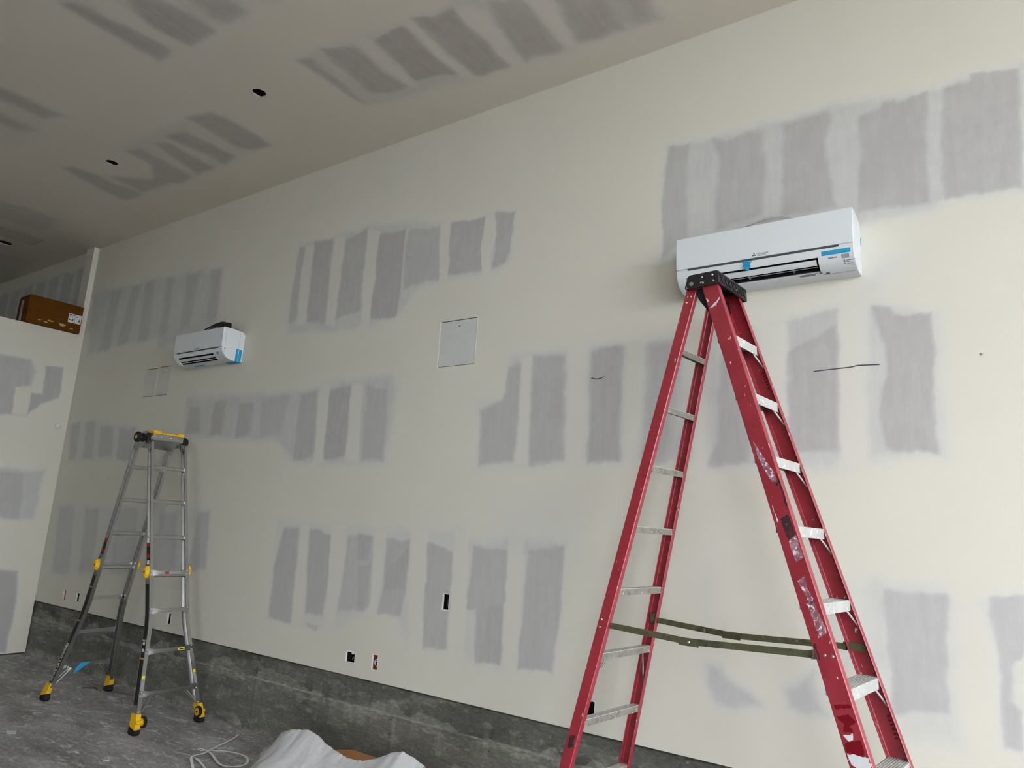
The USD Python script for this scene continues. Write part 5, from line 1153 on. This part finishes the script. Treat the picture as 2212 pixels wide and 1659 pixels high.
    # rungs of the inner section: ridged tubes
    for k, z in enumerate((2.045, 1.752, 1.455, 1.150)):
        cx = gx(z, s); wd = 0.160 - 0.010
        g = MB()
        pr = np.array([(-0.020, -0.016), (0.016, -0.018), (0.020, -0.010), (0.020, 0.012), (0.014, 0.017), (-0.016, 0.017), (-0.020, 0.010)])
        g.add(*loft([np.stack([cx + pr[:, 0], np.full(len(pr), yy), z + pr[:, 1]], 1) for yy in (-wd, wd)], pr))
        for zz in (0.008, 0.000, -0.008):
            g.add(*box((cx + 0.0195, -wd, z + zz - 0.0016), (cx + 0.0225, wd, z + zz + 0.0016))).add(*box((cx - 0.0225, -wd, z + zz - 0.0016), (cx - 0.0195, wd, z + zz + 0.0016)))
        for xx in (-0.010, 0.0, 0.010):
            g.add(*box((cx + xx - 0.0016, -wd, z + 0.0165), (cx + xx + 0.0016, wd, z + 0.0195)))
        part('rung', GL, g.mesh(), 'aluminium', False)
        for t in (-1, 1):
            part('rivet', GL, ball((cx, t * 0.1715, z), 0.009, 0.4, (0, 1, 0)), 'bright_steel')
    # lower steps: pressed bars riveted to the front of the outer rails
    for z in (1.170, 0.874, 0.574, 0.277):
        x0 = gx(z, s) + s * 0.032
        ye = gy(z) + 0.015
        a = ye - 0.030; b = ye - 0.085
        ys_ = np.array([-ye, -a, -b, b, a, ye]); hh = np.array([0.026, 0.024, 0.0135, 0.0135, 0.024, 0.026]); dp = np.array([0.003, 0.006, 0.024, 0.024, 0.006, 0.003])
        rings = [np.array([(x0, yy, z - h), (x0 + s * d, yy, z - h), (x0 + s * d, yy, z + h), (x0, yy, z + h)]) for yy, h, d in zip(ys_, hh, dp)]
        st = part('step', GL, loft(rings, np.array([(0, 0), (1, 0), (1, 1), (0, 1)])), 'aluminium', 20)
        for t in (-1, 1):
            for zz in (-0.015, 0.015):
                part('rivet', st, ball((x0 + s * 0.004, t * (ye - 0.015), z + zz), 0.0062, 0.5, (1, 0, 0)), 'bright_steel')
            if z == 0.277:
                p0 = np.array([gx(z, s) + s * 0.030, t * (gy(z) - 0.095), z - 0.010]); p1 = gp(0.150, s, t) + [s * 0.026, -t * 0.016, 0]
                part('diagonal_brace', GL, prism(rect(0.022, 0.010, 0.002), p0, None, p1, (1, 0, 0), (0, 0, 1)), 'aluminium', False)
                p0, p1 = p0 - [s * 0.045, 0, 0], p1 - [s * 0.045, 0, 0]
                part('diagonal_brace', GL, prism(rect(0.022, 0.010, 0.002), p0, None, p1, (1, 0, 0), (0, 0, 1)), 'aluminium', False)
                part('rivet', GL, ball(gp(0.155, s, t) + [s * 0.033, 0, 0], 0.0062, 0.5, (1, 0, 0)), 'bright_steel')
        if s > 0 and z == 1.170:
            part('sticker', st, box((x0 + 0.0235, -0.055, z - 0.009), (x0 + 0.0248, -0.020, z + 0.009)), 'red_decal', False)
            part('sticker', st, box((x0 + 0.0235, -0.020, z - 0.009), (x0 + 0.0246, 0.085, z + 0.009)), 'grey_window', False)
        if s > 0 and z == 0.574:
            part('sticker', st, box((x0 + 0.0235, 0.060, z - 0.010), (x0 + 0.0248, 0.115, z + 0.010)), 'yellow_sticker', False, label='small yellow warning sticker')
            part('sticker_print', st, box((x0 + 0.0246, 0.070, z - 0.004), (x0 + 0.0252, 0.105, z + 0.004)), 'black_print', False)
# yellow and grey warning stickers on the near legs
for t in (-1, 1):
    for z0, z1, mt in ((0.405, 0.380, 'yellow_sticker'), (0.378, 0.290, 'grey_window')):
        a, b = gp(z0, 1, t) + [0.0322, 0, 0], gp(z1, 1, t) + [0.0322, 0, 0]
        q = np.array([(0, -0.011), (0.0012, -0.011), (0.0012, 0.011), (0, 0.011)])
        part('warning_sticker', GL, loft([np.stack([p[0] + q[:, 0], p[1] + q[:, 1], np.full(4, p[2])], 1) for p in (a, b)], q), mt, False)
# hinges and the platform at the top
for t in (-1, 1):
    hg = part('hinge', GL, MB().add(*cyl((0, t * 0.146, 2.305), (0, t * 0.176, 2.305), 0.062, 24, ch=0.004)).mesh(), 'aluminium', 30)
    part('hinge_cover', hg, MB().add(*cyl((0.0, t * 0.176, 2.305), (0.0, t * 0.184, 2.305), 0.040, 20, ch=0.003)).add(*box((0.055, t * 0.150, 2.26), (0.088, t * 0.182, 2.345), 0.006)).mesh(), 'black_rubber', 30)
    for s in (1, -1):
        part('hinge_arm', hg, prism(rect(0.022, 0.050), gp(2.20, s, t) + [0, 0, 0], None, np.array([s * 0.030, t * 0.160, 2.300]), (0, 1, 0), (1, 0, 0)), 'aluminium', 25)
        for z in (2.24, 2.205, 2.185):
            part('rivet', hg, ball(gp(z, s, t) + [0.012 if z == 2.205 else -0.008, t * 0.0125, 0], 0.0065, 0.45, (0, 1, 0)), 'bright_steel')
    part('hinge_axle', hg, cyl((0, t * 0.184, 2.305), (0, t * 0.215, 2.305), 0.012, 12), 'bright_steel')
    kb = part('hinge_knob', GL, cyl((0, t * 0.208, 2.305), (0, t * 0.238, 2.305), 0.047, 24, ch=0.006), 'black_rubber', 30, label='round black hinge knob')
    part('knob_mark', kb, cyl((0, t * 0.238, 2.305), (0, t * 0.2395, 2.305), 0.018, 14), 'yellow_print')
pf = part('platform', GL, MB().add(*box((-0.050, -0.140, 2.292), (0.098, 0.146, 2.300), 0.002)).add(*box((0.090, -0.140, 2.292), (0.100, 0.146, 2.345), 0.002)).add(*box((-0.055, -0.140, 2.335), (0.098, 0.146, 2.345), 0.002)).mesh(), 'aluminium', 20)
part('underside', pf, hull([(x, y, z + t) for (x, z) in ((0.092, 2.290), (-0.090, 2.222)) for y in (-0.138, 0.144) for t in (0, 0.006)]), 'aluminium', False)
pd = MB().add(*box((-0.058, -0.143, 2.345), (0.106, 0.149, 2.360), 0.004))
pd.add(*box((-0.058, -0.143, 2.358), (0.106, -0.070, 2.372), 0.004)).add(*box((-0.058, 0.080, 2.358), (0.106, 0.149, 2.372), 0.004))
part('yellow_tread', pf, pd.mesh(), 'yellow_plastic', 20, label='yellow plastic top of the platform')
for y in (-0.125, -0.060, 0.030, 0.130):
    part('rivet', pf, ball((0.1005, y, 2.322), 0.006, 0.5, (1, 0, 0)), 'bright_steel')
# blue tape hanging from the lowest far step, a yellow tag on the top far rung
zt, xt = 0.277, gx(0.277, -1)
part('blue_tape', GL, hull([(xt + 0.034, -0.075, zt + 0.028), (xt + 0.034, 0.015, zt + 0.030), (xt + 0.036, -0.020, zt + 0.010), (xt + 0.036, -0.095, zt - 0.045), (xt + 0.036, -0.120, zt - 0.060), (xt + 0.036, -0.110, zt - 0.015), (xt + 0.037, -0.075, zt + 0.027), (xt + 0.037, -0.11, zt - 0.03)]), 'blue_tape', False, label='scrap of blue tape on the lowest rear step')
part('tag', GL, box((gx(2.04, -1) + 0.021, 0.0, 2.018), (gx(2.04, -1) + 0.025, 0.035, 2.034)), 'yellow_plastic', False)
